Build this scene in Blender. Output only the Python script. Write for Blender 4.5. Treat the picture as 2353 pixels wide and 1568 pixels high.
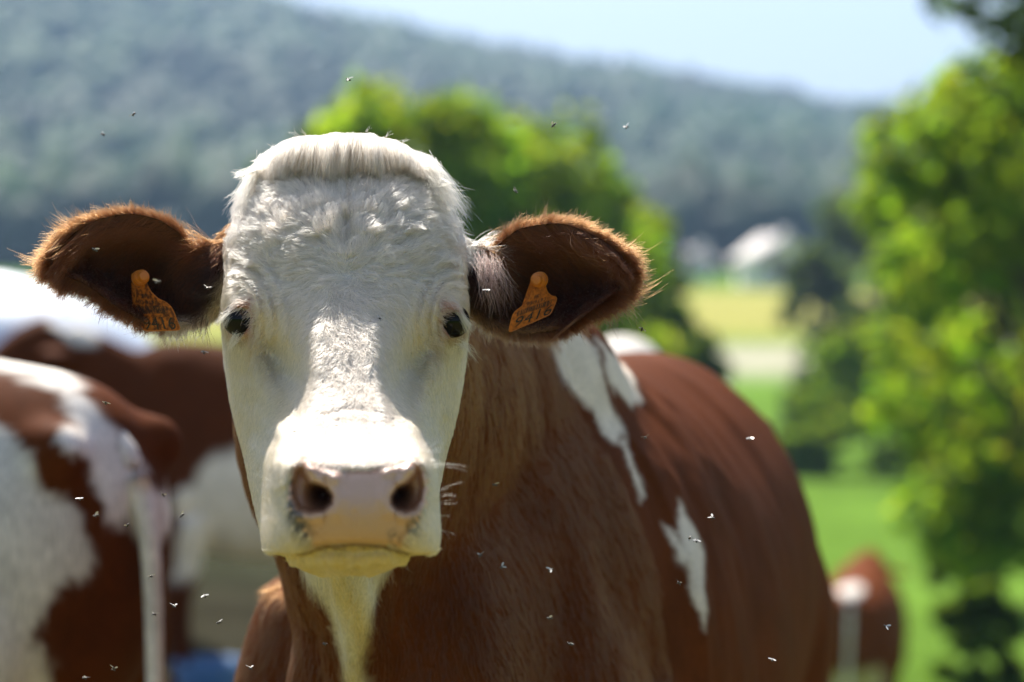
import bpy, bmesh, math, random
import numpy as np
from mathutils import Vector, Matrix, kdtree

random.seed(7)
rng = np.random.default_rng(11)
scene = bpy.context.scene
for o in list(bpy.data.objects):
    bpy.data.objects.remove(o, do_unlink=True)

# ------------------------------------------------------------------ camera
CAMZ, PITCH, FPX, CU, CV = 1.55, math.radians(1.92), 5556.0, 1176.5, 784.0
cam_data = bpy.data.cameras.new('camera')
cam = bpy.data.objects.new('camera', cam_data)
scene.collection.objects.link(cam)
cam.location = (0, 0, CAMZ)
cam.rotation_euler = (math.pi / 2 - PITCH, 0, 0)
cam_data.lens, cam_data.sensor_width = 85.0, 36.0
cam_data.clip_start, cam_data.clip_end = 0.1, 6000.0
cam_data.dof.use_dof = True
cam_data.dof.focus_distance = 2.43
cam_data.dof.aperture_fstop = 3.0
scene.camera = cam

# ------------------------------------------------------------------ sky and sun
SUN = Vector((-0.20, 0.60, 0.75)).normalized()          # direction towards the sun
SUN_ELEV = math.asin(SUN.z)
SUN_ROT = math.atan2(SUN.x, SUN.y)
world = bpy.data.worlds.new('World')
scene.world = world
world.use_nodes = True
wn = world.node_tree
wn.nodes.clear()
w_out = wn.nodes.new('ShaderNodeOutputWorld')
w_bg = wn.nodes.new('ShaderNodeBackground')
w_sky = wn.nodes.new('ShaderNodeTexSky')
w_sky.sky_type = 'NISHITA'
w_sky.sun_disc = False
w_sky.sun_elevation = SUN_ELEV
w_sky.sun_rotation = SUN_ROT
w_sky.altitude = 100
w_sky.ozone_density = 0.8
w_sky.air_density = 1.0
w_sky.dust_density = 3.0
w_bg.inputs['Strength'].default_value = 0.072
wn.links.new(w_sky.outputs['Color'], w_bg.inputs['Color'])
wn.links.new(w_bg.outputs['Background'], w_out.inputs['Surface'])
sun_data = bpy.data.lights.new('sun', 'SUN')
sun_data.energy = 5.0
sun_data.angle = math.radians(0.53)
sun_data.color = (1.0, 0.94, 0.84)
sun = bpy.data.objects.new('sun', sun_data)
scene.collection.objects.link(sun)
sun.location = (-20, 30, 60)
sun.rotation_euler = SUN.to_track_quat('Z', 'Y').to_euler()

scene.view_settings.view_transform = 'Standard'
scene.view_settings.look = 'None'
scene.view_settings.exposure = 1.25
scene.view_settings.gamma = 1.0
scene.render.film_transparent = False
cy = scene.cycles
cy.max_bounces = 8
cy.diffuse_bounces = 4
cy.glossy_bounces = 3
cy.transmission_bounces = 8
cy.transparent_max_bounces = 8
cy.volume_bounces = 0
cy.sample_clamp_indirect = 6.0
cy.caustics_reflective = False
cy.caustics_refractive = False
cy.use_denoising = True

# ------------------------------------------------------------------ helpers
COL = scene.collection
_c, _s = math.cos(PITCH), math.sin(PITCH)
FWD = np.array([0, _c, -_s]); UP = np.array([0, _s, _c]); RIGHT = np.array([1.0, 0, 0])
CAMP = np.array([0, 0, CAMZ])


def P(u, v, d):
    """A point in the place from its direction (u, v) and its distance d along the view axis."""
    u = np.asarray(u, float)[..., None]; v = np.asarray(v, float)[..., None]; d = np.asarray(d, float)[..., None]
    return CAMP + d * (FWD + RIGHT * (u - CU) / FPX - UP * (v - CV) / FPX)


def tag(o, label=None, cat=None, group=None, kind=None):
    if label: o['label'] = label
    if cat: o['category'] = cat
    if group: o['group'] = group
    if kind: o['kind'] = kind
    return o


def empty(name, loc, rz=0.0):
    o = bpy.data.objects.new(name, None)
    COL.objects.link(o)
    o.location = loc; o.rotation_euler = (0, 0, rz)
    o.empty_display_size = 0.1
    return o


def link_mesh(name, me, mat=None, parent=None, smooth=True):
    o = bpy.data.objects.new(name, me)
    COL.objects.link(o)
    if mat is not None and not me.materials: me.materials.append(mat)
    if smooth and len(me.polygons):
        me.polygons.foreach_set('use_smooth', np.ones(len(me.polygons), bool))
    if parent is not None:
        o.parent = parent
    return o


def np_mesh(name, verts, faces):
    """faces: (n,4) or (n,3) int array, or list of them"""
    me = bpy.data.meshes.new(name)
    if not isinstance(faces, list): faces = [faces]
    faces = [np.asarray(f, np.int32) for f in faces if len(f)]
    verts = np.asarray(verts, np.float32)
    tot = np.concatenate([np.full(len(f), f.shape[1], np.int32) for f in faces])
    flat = np.concatenate([f.ravel() for f in faces])
    me.vertices.add(len(verts)); me.vertices.foreach_set('co', verts.ravel())
    me.loops.add(len(flat)); me.loops.foreach_set('vertex_index', flat)
    me.polygons.add(len(tot))
    start = np.concatenate([[0], np.cumsum(tot)[:-1]]).astype(np.int32)
    me.polygons.foreach_set('loop_start', start)
    try: me.polygons.foreach_set('loop_total', tot)
    except Exception: pass
    me.update(calc_edges=True)
    me.validate()
    return me


def set_col(me, name, rgb):
    a = me.attributes.new(name, 'FLOAT_COLOR', 'POINT')
    rgba = np.ones((len(rgb), 4), np.float32); rgba[:, :3] = rgb
    a.data.foreach_set('color', rgba.ravel())


def set_float(me, name, val):
    a = me.attributes.new(name, 'FLOAT', 'POINT')
    a.data.foreach_set('value', np.asarray(val, np.float32))


def get_co(me):
    a = np.empty(len(me.vertices) * 3, np.float32); me.vertices.foreach_get('co', a)
    return a.reshape(-1, 3).astype(float)


def get_no(me):
    a = np.empty(len(me.vertices) * 3, np.float32)
    me.vertex_normals.foreach_get('vector', a)
    return a.reshape(-1, 3).astype(float)


def smoothstep(a, b, x):
    t = np.clip((np.asarray(x, float) - a) / (b - a), 0, 1)
    return t * t * (3 - 2 * t)


def _hash(ix, iy, iz, seed):
    h = (ix * 374761393 + iy * 668265263 + iz * 2147483647 + seed * 144665) & 0xFFFFFFFF
    h = ((h ^ (h >> 13)) * 1274126177) & 0xFFFFFFFF
    h = h ^ (h >> 16)
    return (h & 0xFFFFFF) / float(0xFFFFFF) * 2 - 1


def vnoise(p, scale=1.0, seed=0):
    p = np.asarray(p, float) * scale
    i = np.floor(p).astype(np.int64); f = p - i
    f = f * f * (3 - 2 * f)
    r = 0
    for dx in (0, 1):
        wx = f[..., 0] if dx else 1 - f[..., 0]
        for dy in (0, 1):
            wy = f[..., 1] if dy else 1 - f[..., 1]
            for dz in (0, 1):
                wz = f[..., 2] if dz else 1 - f[..., 2]
                r = r + wx * wy * wz * _hash(i[..., 0] + dx, i[..., 1] + dy, i[..., 2] + dz, seed)
    return r


def fbm(p, scale, seed=0, oct=3):
    r, a = 0, 1.0
    for k in range(oct):
        r = r + a * vnoise(p, scale * 2 ** k, seed + 17 * k); a *= 0.5
    return r


def pchip(x, Y, xq):
    x = np.asarray(x, float); Y = np.asarray(Y, float)
    h = np.diff(x)[:, None]; dl = np.diff(Y, axis=0) / h
    m = np.zeros_like(Y)
    a, b = dl[:-1], dl[1:]
    w1 = 2 * h[1:] + h[:-1]; w2 = h[1:] + 2 * h[:-1]
    ok = a * b > 0
    with np.errstate(all='ignore'):
        m[1:-1] = np.where(ok, (w1 + w2) / (w1 / np.where(ok, a, 1) + w2 / np.where(ok, b, 1)), 0)
    m[0], m[-1] = dl[0], dl[-1]
    i = np.clip(np.searchsorted(x, xq, side='right') - 1, 0, len(x) - 2)
    t = ((xq - x[i]) / h[i, 0])[:, None]; hh = h[i]
    return ((1 + 2 * t) * (1 - t) ** 2 * Y[i] + t * (1 - t) ** 2 * hh * m[i] + t * t * (3 - 2 * t) * Y[i + 1] + t * t * (t - 1) * hh * m[i + 1])


def poly_sd(poly, u, v):
    """signed distance to a closed polygon, negative inside"""
    poly = np.asarray(poly, float); n = len(poly)
    d = np.full(u.shape, 1e18); inside = np.zeros(u.shape, bool)
    for i in range(n):
        a = poly[i]; b = poly[(i + 1) % n]
        e = b - a; L = max(e @ e, 1e-9)
        t = np.clip(((u - a[0]) * e[0] + (v - a[1]) * e[1]) / L, 0, 1)
        d = np.minimum(d, (u - a[0] - t * e[0]) ** 2 + (v - a[1] - t * e[1]) ** 2)
        c = ((a[1] > v) != (b[1] > v))
        with np.errstate(all='ignore'):
            xi = (b[0] - a[0]) * (v - a[1]) / (b[1] - a[1] if b[1] != a[1] else 1e-9) + a[0]
        inside ^= c & (u < xi)
    d = np.sqrt(d)
    return np.where(inside, -d, d)


def seg_dist(pts, u, v):
    pts = np.asarray(pts, float)
    d = np.full(u.shape, 1e18)
    for a, b in zip(pts[:-1], pts[1:]):
        e = b - a; L = max(e @ e, 1e-9)
        t = np.clip(((u - a[0]) * e[0] + (v - a[1]) * e[1]) / L, 0, 1)
        d = np.minimum(d, (u - a[0] - t * e[0]) ** 2 + (v - a[1] - t * e[1]) ** 2)
    return np.sqrt(d)


def lerp(a, b, t):
    return a + (b - a) * t


# ------------------------------------------------------------------ materials
def new_mat(name):
    m = bpy.data.materials.new(name); m.use_nodes = True
    nt = m.node_tree; nt.nodes.clear()
    out = nt.nodes.new('ShaderNodeOutputMaterial')
    return m, nt, out


def simple_mat(name, color, rough=0.6, spec=0.3, metallic=0.0, var=0.15, scale=8.0, bump=0.0, bscale=60.0, sheen=0.0, coat=0.0):
    m, nt, out = new_mat(name)
    b = nt.nodes.new('ShaderNodeBsdfPrincipled')
    b.inputs['Roughness'].default_value = rough
    b.inputs['Specular IOR Level'].default_value = spec
    b.inputs['Metallic'].default_value = metallic
    b.inputs['Sheen Weight'].default_value = sheen
    b.inputs['Coat Weight'].default_value = coat
    n = nt.nodes.new('ShaderNodeTexNoise'); n.inputs['Scale'].default_value = scale; n.inputs['Detail'].default_value = 5
    tc = nt.nodes.new('ShaderNodeTexCoord'); nt.links.new(tc.outputs['Object'], n.inputs['Vector'])
    mx = nt.nodes.new('ShaderNodeMix'); mx.data_type = 'RGBA'
    c = np.array(color)
    mx.inputs['A'].default_value = (*np.clip(c * (1 - var), 0, 1), 1)
    mx.inputs['B'].default_value = (*np.clip(c * (1 + var), 0, 1), 1)
    nt.links.new(n.outputs['Fac'], mx.inputs['Factor'])
    nt.links.new(mx.outputs['Result'], b.inputs['Base Color'])
    if bump > 0:
        n2 = nt.nodes.new('ShaderNodeTexNoise'); n2.inputs['Scale'].default_value = bscale; n2.inputs['Detail'].default_value = 4
        nt.links.new(tc.outputs['Object'], n2.inputs['Vector'])
        bp = nt.nodes.new('ShaderNodeBump'); bp.inputs['Strength'].default_value = bump; bp.inputs['Distance'].default_value = 0.01
        nt.links.new(n2.outputs['Fac'], bp.inputs['Height']); nt.links.new(bp.outputs['Normal'], b.inputs['Normal'])
    nt.links.new(b.outputs['BSDF'], out.inputs['Surface'])
    return m


def hide_mat(name, hair_scale=(900, 900, 90), bump=0.5, rough=0.72):
    """skin under the coat / short coat: colour comes from the coat's own pattern, fine strand relief from stretched noise"""
    m, nt, out = new_mat(name)
    b = nt.nodes.new('ShaderNodeBsdfPrincipled')
    at = nt.nodes.new('ShaderNodeAttribute'); at.attribute_name = 'coat'
    gl = nt.nodes.new('ShaderNodeAttribute'); gl.attribute_name = 'wet'
    tc = nt.nodes.new('ShaderNodeTexCoord')
    mp = nt.nodes.new('ShaderNodeMapping'); mp.inputs['Scale'].default_value = hair_scale
    nt.links.new(tc.outputs['Object'], mp.inputs['Vector'])
    n = nt.nodes.new('ShaderNodeTexNoise'); n.inputs['Scale'].default_value = 1.0; n.inputs['Detail'].default_value = 3; n.inputs['Distortion'].default_value = 0.4
    nt.links.new(mp.outputs['Vector'], n.inputs['Vector'])
    n3 = nt.nodes.new('ShaderNodeTexNoise'); n3.inputs['Scale'].default_value = 14; n3.inputs['Detail'].default_value = 4
    nt.links.new(tc.outputs['Object'], n3.inputs['Vector'])
    mr = nt.nodes.new('ShaderNodeMapRange'); mr.inputs['From Min'].default_value = 0.25; mr.inputs['From Max'].default_value = 0.75
    mr.inputs['To Min'].default_value = 0.66; mr.inputs['To Max'].default_value = 1.22
    nt.links.new(n.outputs['Fac'], mr.inputs['Value'])
    mr2 = nt.nodes.new('ShaderNodeMapRange'); mr2.inputs['From Min'].default_value = 0.3; mr2.inputs['From Max'].default_value = 0.7
    mr2.inputs['To Min'].default_value = 0.85; mr2.inputs['To Max'].default_value = 1.12
    nt.links.new(n3.outputs['Fac'], mr2.inputs['Value'])
    mu = nt.nodes.new('ShaderNodeMath'); mu.operation = 'MULTIPLY'
    nt.links.new(mr.outputs['Result'], mu.inputs[0]); nt.links.new(mr2.outputs['Result'], mu.inputs[1])
    hm = nt.nodes.new('ShaderNodeMix'); hm.data_type = 'FLOAT'
    nt.links.new(gl.outputs['Fac'], hm.inputs['Factor']); nt.links.new(mu.outputs['Value'], hm.inputs['A']); hm.inputs['B'].default_value = 1.0
    vm = nt.nodes.new('ShaderNodeVectorMath'); vm.operation = 'SCALE'
    nt.links.new(at.outputs['Color'], vm.inputs[0]); nt.links.new(hm.outputs['Result'], vm.inputs['Scale'])
    nt.links.new(vm.outputs['Vector'], b.inputs['Base Color'])
    rm = nt.nodes.new('ShaderNodeMapRange'); rm.inputs['To Min'].default_value = rough; rm.inputs['To Max'].default_value = 0.33
    nt.links.new(gl.outputs['Fac'], rm.inputs['Value']); nt.links.new(rm.outputs['Result'], b.inputs['Roughness'])
    sm = nt.nodes.new('ShaderNodeMapRange'); sm.inputs['To Min'].default_value = 0.03; sm.inputs['To Max'].default_value = 0.5
    nt.links.new(gl.outputs['Fac'], sm.inputs['Value']); nt.links.new(sm.outputs['Result'], b.inputs['Specular IOR Level'])
    b.inputs['Sheen Weight'].default_value = 0.0; b.inputs['Sheen Roughness'].default_value = 0.4
    # relief
    fine = nt.nodes.new('ShaderNodeTexNoise'); fine.inputs['Scale'].default_value = 420; fine.inputs['Detail'].default_value = 2
    nt.links.new(tc.outputs['Object'], fine.inputs['Vector'])
    hx = nt.nodes.new('ShaderNodeMix'); hx.data_type = 'FLOAT'
    nt.links.new(gl.outputs['Fac'], hx.inputs['Factor']); nt.links.new(n.outputs['Fac'], hx.inputs['A']); nt.links.new(fine.outputs['Fac'], hx.inputs['B'])
    bp = nt.nodes.new('ShaderNodeBump'); bp.inputs['Strength'].default_value = bump; bp.inputs['Distance'].default_value = 0.002
    nt.links.new(hx.outputs['Result'], bp.inputs['Height']); nt.links.new(bp.outputs['Normal'], b.inputs['Normal'])
    nt.links.new(b.outputs['BSDF'], out.inputs['Surface'])
    return m


def hair_mat(name, rough=0.45, diffuse=0.35):
    m, nt, out = new_mat(name)
    at = nt.nodes.new('ShaderNodeAttribute'); at.attribute_name = 'tint'
    h = nt.nodes.new('ShaderNodeBsdfHairPrincipled')
    h.parametrization = 'COLOR'
    h.inputs['Roughness'].default_value = rough
    h.inputs['Radial Roughness'].default_value = 0.55
    h.inputs['Random Roughness'].default_value = 0.2
    nt.links.new(at.outputs['Color'], h.inputs['Color'])
    d = nt.nodes.new('ShaderNodeBsdfDiffuse')
    nt.links.new(at.outputs['Color'], d.inputs['Color'])
    mx = nt.nodes.new('ShaderNodeMixShader'); mx.inputs['Fac'].default_value = diffuse
    nt.links.new(h.outputs['BSDF'], mx.inputs[1]); nt.links.new(d.outputs['BSDF'], mx.inputs[2])
    nt.links.new(mx.outputs['Shader'], out.inputs['Surface'])
    return m


MAT_HEAD = hide_mat('hide_main', (700, 700, 60), 0.45)
MAT_HAIR = hair_mat('hair_strands')


def make_hair(name, pts, radius, tint, parent, origin=(0, 0, 0), mat=None):
    """pts (n,k,3) strands, radius (n,k), tint (n,3)"""
    n, k, _ = pts.shape
    hc = bpy.data.hair_curves.new(name)
    hc.add_curves([k] * n)
    hc.attributes['position'].data.foreach_set('vector', (pts - np.asarray(origin)).astype(np.float32).ravel())
    a = hc.attributes.get('radius') or hc.attributes.new('radius', 'FLOAT', 'POINT')
    a.data.foreach_set('value', radius.astype(np.float32).ravel())
    t = hc.attributes.new('tint', 'FLOAT_COLOR', 'CURVE')
    rgba = np.ones((n, 4), np.float32); rgba[:, :3] = tint
    t.data.foreach_set('color', rgba.ravel())
    hc.materials.append(mat or MAT_HAIR)
    o = bpy.data.objects.new(name, hc)
    COL.objects.link(o)
    o.parent = parent
    return o


def clump(pts, frac, strength, seed=0, power=1.3):
    """draw strands together into locks"""
    n, k, _ = pts.shape
    r = np.random.default_rng(seed)
    m = max(8, int(n * frac))
    gi = r.choice(n, m, replace=False)
    kd = kdtree.KDTree(m)
    for j, g in enumerate(gi): kd.insert(pts[g, 0], j)
    kd.balance()
    near = np.array([kd.find(p)[1] for p in pts[:, 0]])
    g = pts[gi[near]]
    t = np.linspace(0, 1, k)[None, :, None] ** power
    s = strength * (0.6 + 0.8 * r.random((n, 1, 1)))
    return pts + (g - pts) * t * np.clip(s, 0, 0.95)


def strands(root, nrm, dirv, length, k=5, lift=0.35, curl=0.0, seed=0, droop=0.0):
    """short coat strands lying along the skin"""
    n = len(root)
    r = np.random.default_rng(seed)
    dt = dirv - nrm * np.sum(dirv * nrm, -1, keepdims=True)
    dt /= np.maximum(np.linalg.norm(dt, axis=-1, keepdims=True), 1e-6)
    sd = np.cross(nrm, dt)
    ang = r.normal(0, 0.22, n)[:, None]
    dt = dt * np.cos(ang) + sd * np.sin(ang)
    L = (length * (0.65 + 0.6 * r.random(n)))[:, None]
    lf = (lift * (0.6 + 0.8 * r.random(n)))[:, None]
    bend = (r.normal(0, 0.18 + curl, n))[:, None]
    out = np.empty((n, k, 3))
    for j in range(k):
        t = j / (k - 1)
        out[:, j] = root + L * (dt * t + nrm * lf * (t - 0.55 * t * t) + sd * bend * t * t) + np.array([0, 0, -1.0]) * droop * L * t * t
    return out


def taper(n, k, r0, tip=0.35, seed=0):
    r = np.random.default_rng(seed)
    return (r0 * (0.75 + 0.5 * r.random((n, 1)))) * np.linspace(1, tip, k)[None]


# ================================================================== the cow in front: head
WHITE = np.array([0.73, 0.62, 0.51]); BROWN = np.array([0.106, 0.0275, 0.0065]); DARK = np.array([0.034, 0.010, 0.006])
ROWS = {
    345: [(0, 2.585), (50, 2.586), (90, 2.593), (108, 2.60), (118, 2.61), (125, 2.625), (110, 2.645), (60, 2.66), (0, 2.66)],
    365: [(0, 2.548), (80, 2.550), (135, 2.558), (158, 2.568), (172, 2.582), (180, 2.605), (165, 2.66), (90, 2.70), (0, 2.71)],
    410: [(0, 2.503), (100, 2.506), (165, 2.516), (193, 2.528), (210, 2.548), (218, 2.58), (200, 2.67), (110, 2.73), (0, 2.74)],
    480: [(0, 2.466), (110, 2.468), (180, 2.478), (212, 2.492), (232, 2.512), (242, 2.547), (225, 2.67), (120, 2.75), (0, 2.76)],
    560: [(0, 2.438), (110, 2.441), (190, 2.452), (227, 2.468), (252, 2.490), (263, 2.53), (245, 2.67), (130, 2.76), (0, 2.77)],
    640: [(0, 2.412), (100, 2.417), (190, 2.433), (232, 2.450), (258, 2.475), (269, 2.52), (250, 2.66), (130, 2.76), (0, 2.77)],
    700: [(0, 2.386), (88, 2.394), (178, 2.422), (228, 2.446), (262, 2.475), (275, 2.52), (255, 2.66), (135, 2.75), (0, 2.76)],
    740: [(0, 2.366), (78, 2.377), (163, 2.417), (222, 2.447), (254, 2.472), (276, 2.52), (262, 2.64), (140, 2.74), (0, 2.75)],
    800: [(0, 2.333), (68, 2.346), (140, 2.400), (208, 2.445), (241, 2.470), (271, 2.52), (262, 2.63), (140, 2.71), (0, 2.72)],
    880: [(0, 2.293), (63, 2.306), (120, 2.365), (188, 2.422), (226, 2.462), (262, 2.52), (255, 2.60), (140, 2.66), (0, 2.67)],
    950: [(0, 2.250), (74, 2.262), (122, 2.312), (172, 2.382), (211, 2.442), (250, 2.51), (243, 2.57), (130, 2.62), (0, 2.62)],
    1000: [(0, 2.207), (98, 2.215), (146, 2.250), (170, 2.322), (200, 2.412), (239, 2.50), (230, 2.55), (120, 2.58), (0, 2.58)],
    1040: [(0, 2.166), (118, 2.171), (166, 2.200), (182, 2.270), (197, 2.37), (229, 2.49), (220, 2.53), (110, 2.55), (0, 2.55)],
    1070: [(0, 2.138), (126, 2.143), (174, 2.172), (190, 2.240), (197, 2.34), (223, 2.48), (213, 2.515), (105, 2.53), (0, 2.53)],
    1110: [(0, 2.122), (122, 2.130), (173, 2.160), (194, 2.228), (197, 2.32), (216, 2.465), (205, 2.50), (100, 2.51), (0, 2.51)],
    1160: [(0, 2.116), (116, 2.126), (171, 2.156), (195, 2.220), (198, 2.30), (206, 2.44), (195, 2.47), (100, 2.48), (0, 2.48)],
    1210: [(0, 2.118), (116, 2.128), (173, 2.156), (197, 2.212), (199, 2.28), (193, 2.40), (180, 2.43), (90, 2.44), (0, 2.44)],
    1242: [(0, 2.122), (112, 2.132), (168, 2.156), (193, 2.202), (194, 2.26), (176, 2.37), (160, 2.39), (80, 2.40), (0, 2.40)],
    1254: [(0, 2.133), (108, 2.141), (158, 2.163), (180, 2.203), (183, 2.25), (165, 2.35), (148, 2.37), (75, 2.38), (0, 2.38)],
    1262: [(0, 2.146), (84, 2.152), (116, 2.172), (132, 2.205), (142, 2.245), (140, 2.33), (130, 2.36), (70, 2.37), (0, 2.37)],
    1282: [(0, 2.150), (74, 2.156), (107, 2.174), (124, 2.20), (132, 2.235), (130, 2.32), (118, 2.35), (60, 2.36), (0, 2.36)],
    1302: [(0, 2.164), (50, 2.168), (76, 2.180), (92, 2.205), (100, 2.235), (106, 2.30), (98, 2.33), (50, 2.34), (0, 2.34)],
    1318: [(0, 2.195), (25, 2.197), (40, 2.203), (52, 2.218), (60, 2.24), (66, 2.29), (60, 2.315), (30, 2.325), (0, 2.325)],
}


def Z7(pts):      # nose close-up measurements to head coordinates
    return [((690 + .2296 * a) * .9191, (1080 + .2296 * b) * .9191) for a, b in pts]


NOSTRIL_L = Z7([(300, 335), (200, 420), (150, 560), (165, 740), (230, 870), (380, 905), (540, 880), (632, 790), (634, 690), (570, 600), (470, 560), (390, 530), (350, 450), (318, 380)])
NOSTRIL_R = Z7([(1510, 345), (1480, 440), (1400, 540), (1300, 600), (1238, 700), (1232, 790), (1290, 860), (1400, 900), (1520, 870), (1600, 760), (1630, 600), (1600, 440), (1555, 360)])
PAD = Z7([(300, 320), (370, 370), (520, 400), (700, 440), (950, 440), (1150, 410), (1330, 360), (1520, 325), (1620, 440), (1655, 620), (1610, 840), (1540, 980), (1440, 1060), (1380, 1150), (1340, 1245),
          (1100, 1240), (850, 1230), (600, 1240), (410, 1250), (400, 1130), (290, 1050), (200, 920), (135, 720), (150, 500), (220, 380)])
EYES = [(553, 734, -1), (1038, 738, 1)]


def build_head():
    vs = np.array(sorted(ROWS), float)
    tab = np.array([ROWS[int(v)] for v in vs])              # rows, 9, 2
    vq = np.concatenate([np.arange(345, 1318, 2.0), [1318.0]])
    HW = pchip(vs, tab[:, :, 0], vq); D = pchip(vs, tab[:, :, 1], vq)
    # smooth along rows a little
    for _ in range(6):
        D[1:-1] = D[1:-1] * .5 + .25 * (D[:-2] + D[2:]); HW[1:-1] = HW[1:-1] * .5 + .25 * (HW[:-2] + HW[2:])
    cu_f = np.interp(vq, [345, 560, 740, 900, 1000, 1100, 1250, 1318], [788, 796, 796, 800, 806, 814, 817, 812])
    cu_b = np.full_like(vq, 793.0)
    K = 16
    side = np.array([1] * 9 + [-1] * 7); idx = np.array(list(range(9)) + list(range(7, 0, -1)))
    hw = HW[:, idx] * side; dd = D[:, idx]
    wb = np.clip((idx - 2.5) / 2.5, 0, 1)
    uu = (cu_f[:, None] * (1 - wb) + cu_b[:, None] * wb) + hw
    seg = [40, 34, 30, 30, 24, 14, 10, 8]; seg = seg + seg[::-1]
    U, DD, KK = [], [], []
    for i in range(K):
        a, b, c, e = (i - 1) % K, i, (i + 1) % K, (i + 2) % K
        for j in range(seg[i]):
            t = j / seg[i]
            w = np.array([-.5 * t + t * t - .5 * t ** 3, 1 - 2.5 * t * t + 1.5 * t ** 3, .5 * t + 2 * t * t - 1.5 * t ** 3, -.5 * t * t + .5 * t ** 3])
            U.append(uu[:, [a, b, c, e]] @ w); DD.append(dd[:, [a, b, c, e]] @ w)
            k = i + t; KK.append(k if k <= 8 else 16 - k)
    U = np.array(U).T; DD = np.array(DD).T; KK = np.array(KK)[None, :] + 0 * U
    V = vq[:, None] + 0 * U
    front = 1 - smoothstep(4.6, 6.0, KK)
    du = U - cu_f[:, None]

    def G(u0, v0, su, sv, rot=0.0):
        a, b = U - u0, V - v0
        c, s = math.cos(rot), math.sin(rot)
        return np.exp(-.5 * (((a * c + b * s) / su) ** 2 + ((-a * s + b * c) / sv) ** 2))

    def line(pts, w):
        return np.exp(-.5 * (seg_dist(pts, U, V) / w) ** 2)
    disp = np.zeros_like(U)                                  # metres towards the viewer
    NP0 = np.stack([U / 100, V / 100, 0 * U], -1)
    # orbits, brows, cheek hollows
    for (eu, ev, sg) in EYES:
        disp += .014 * G(eu - sg * 8, ev - 42, 34, 26) + .007 * G(eu - sg * 4, ev + 4, 44, 44)
        disp += .006 * G(eu + sg * 4, ev - 26, 24, 10, sg * .25)
        disp += .004 * G(eu + sg * 2, ev + 32, 22, 10)
        disp -= .021 * G(eu - sg * 88, ev + 100, 26, 48, sg * .35)
        disp -= .009 * G(eu - sg * 60, ev + 70, 40, 24, -sg * .5)
        disp += .010 * line([(eu - sg * 30, ev + 60), (eu - sg * 62, ev + 150), (eu - sg * 90, ev + 250)], 18)
        disp -= .009 * G(eu - sg * 52, ev - 105, 40, 50)
        # wrinkles above and inside the eye
        for q, (off, wd) in enumerate([(36, 4.0), (60, 5.5), (92, 7)]):
            pts = [(eu + sg * (2 + off * .10), ev - 44 - off * .95), (eu - sg * (off * .42), ev - 40 - off * .80), (eu - sg * (off * .80), ev - 22 - off * .45), (eu - sg * (off * .98), ev + 4 - off * .1), (eu - sg * (off * 1.02 - 3), ev + 34 + 5 * q)]
            disp -= (.0068 - .0012 * q) * line(pts, wd) * (.6 + .4 * vnoise(NP0, 3.0, 77 + q))
            pts2 = [(a - sg * wd * 1.9, b - wd) for a, b in pts]
            disp += .0040 * line(pts2, wd)
    # forehead: mid furrow, ruffled ridges
    disp -= .005 * line([(802, 425), (797, 500), (801, 560)], 7)
    disp += .004 * (G(772, 500, 20, 40, .2) + G(828, 500, 18, 40, -.2))
    disp += .004 * (G(700, 520, 60, 60) + G(900, 520, 60, 60))
    disp -= .004 * G(800, 632, 16, 22)
    NP = np.stack([U / 100, V / 160, 0 * U], -1)
    fore = np.exp(-((V - 540) / 95) ** 2) * np.exp(-((du) / 190) ** 2)
    disp += fore * .0045 * fbm(np.stack([(U - .5 * V) / 60, (V + .3 * U) / 22, 0 * U], -1), 1.0, 3)
    disp += .0020 * fbm(NP, 2.4, 5) * (1 - smoothstep(980, 1040, V))
    # bridge of the nose: plane edges
    disp += .0065 * line([(742, 760), (733, 860), (712, 960)], 13) + .0065 * line([(852, 760), (862, 860), (878, 955)], 12)
    # transverse folds above the muzzle
    disp -= .003 * line([(740, 955), (800, 940), (870, 950), (905, 985)], 6)
    disp += .0025 * line([(740, 972), (800, 957), (870, 967), (905, 1002)], 7)
    # muzzle top swell and nose-pad step
    disp += .007 * G(815, 1035, 130, 24)
    sdp = poly_sd(PAD, U, V)
    pad = 1 - smoothstep(-3, 3, sdp)
    disp += .0045 * smoothstep(0, 14, sdp) * (1 - smoothstep(14, 60, sdp)) * (V < 1120) * (V > 1000)
    # upper lips: fleshy side lobes, hanging lower than the middle
    disp += .006 * (G(662, 1205, 26, 36) + G(968, 1212, 26, 36))
    disp += .005 * (G(815, 1200, 60, 45))
    disp -= .0014 * line([(815, 1180), (812, 1250)], 5)
    # wings of the nostrils, upper rim
    Zu = lambda a, b: Z7([(a, b)])[0]
    w1 = Z7([(370, 400), (500, 430), (640, 480)]); w2 = Z7([(1200, 440), (1350, 400), (1470, 390)])
    disp += .008 * line(w1, 11) + .007 * line(w2, 11)
    disp += .004 * line(Z7([(640, 560), (690, 720), (650, 880)]), 12) + .004 * line(Z7([(1200, 600), (1170, 730), (1220, 870)]), 12)
    for poly, hole, sg in ((NOSTRIL_L, Zu(520, 690), -1), (NOSTRIL_R, Zu(1310, 690), 1)):
        sd = poly_sd(poly, U, V)
        ins = 1 - smoothstep(-16, 2.5, sd)
        deep = np.exp(-.5 * (((U - hole[0]) / 24) ** 2 + ((V - hole[1]) / 27) ** 2))
        disp -= ins * (.012 + .034 * deep)
        disp += .004 * np.exp(-.5 * ((sd - 9) / 8) ** 2) * (np.sign(U - hole[0]) == sg)
    # mouth line, chin
    disp -= .005 * line([(690, 1259), (760, 1253), (815, 1250), (870, 1253), (935, 1259)], 4.5)
    disp += .008 * (G(770, 1284, 40, 11) + G(866, 1284, 40, 11)) - .006 * G(818, 1288, 9, 16)
    # eye openings
    eye_in = np.zeros_like(U); lid = np.zeros_like(U)
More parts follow.
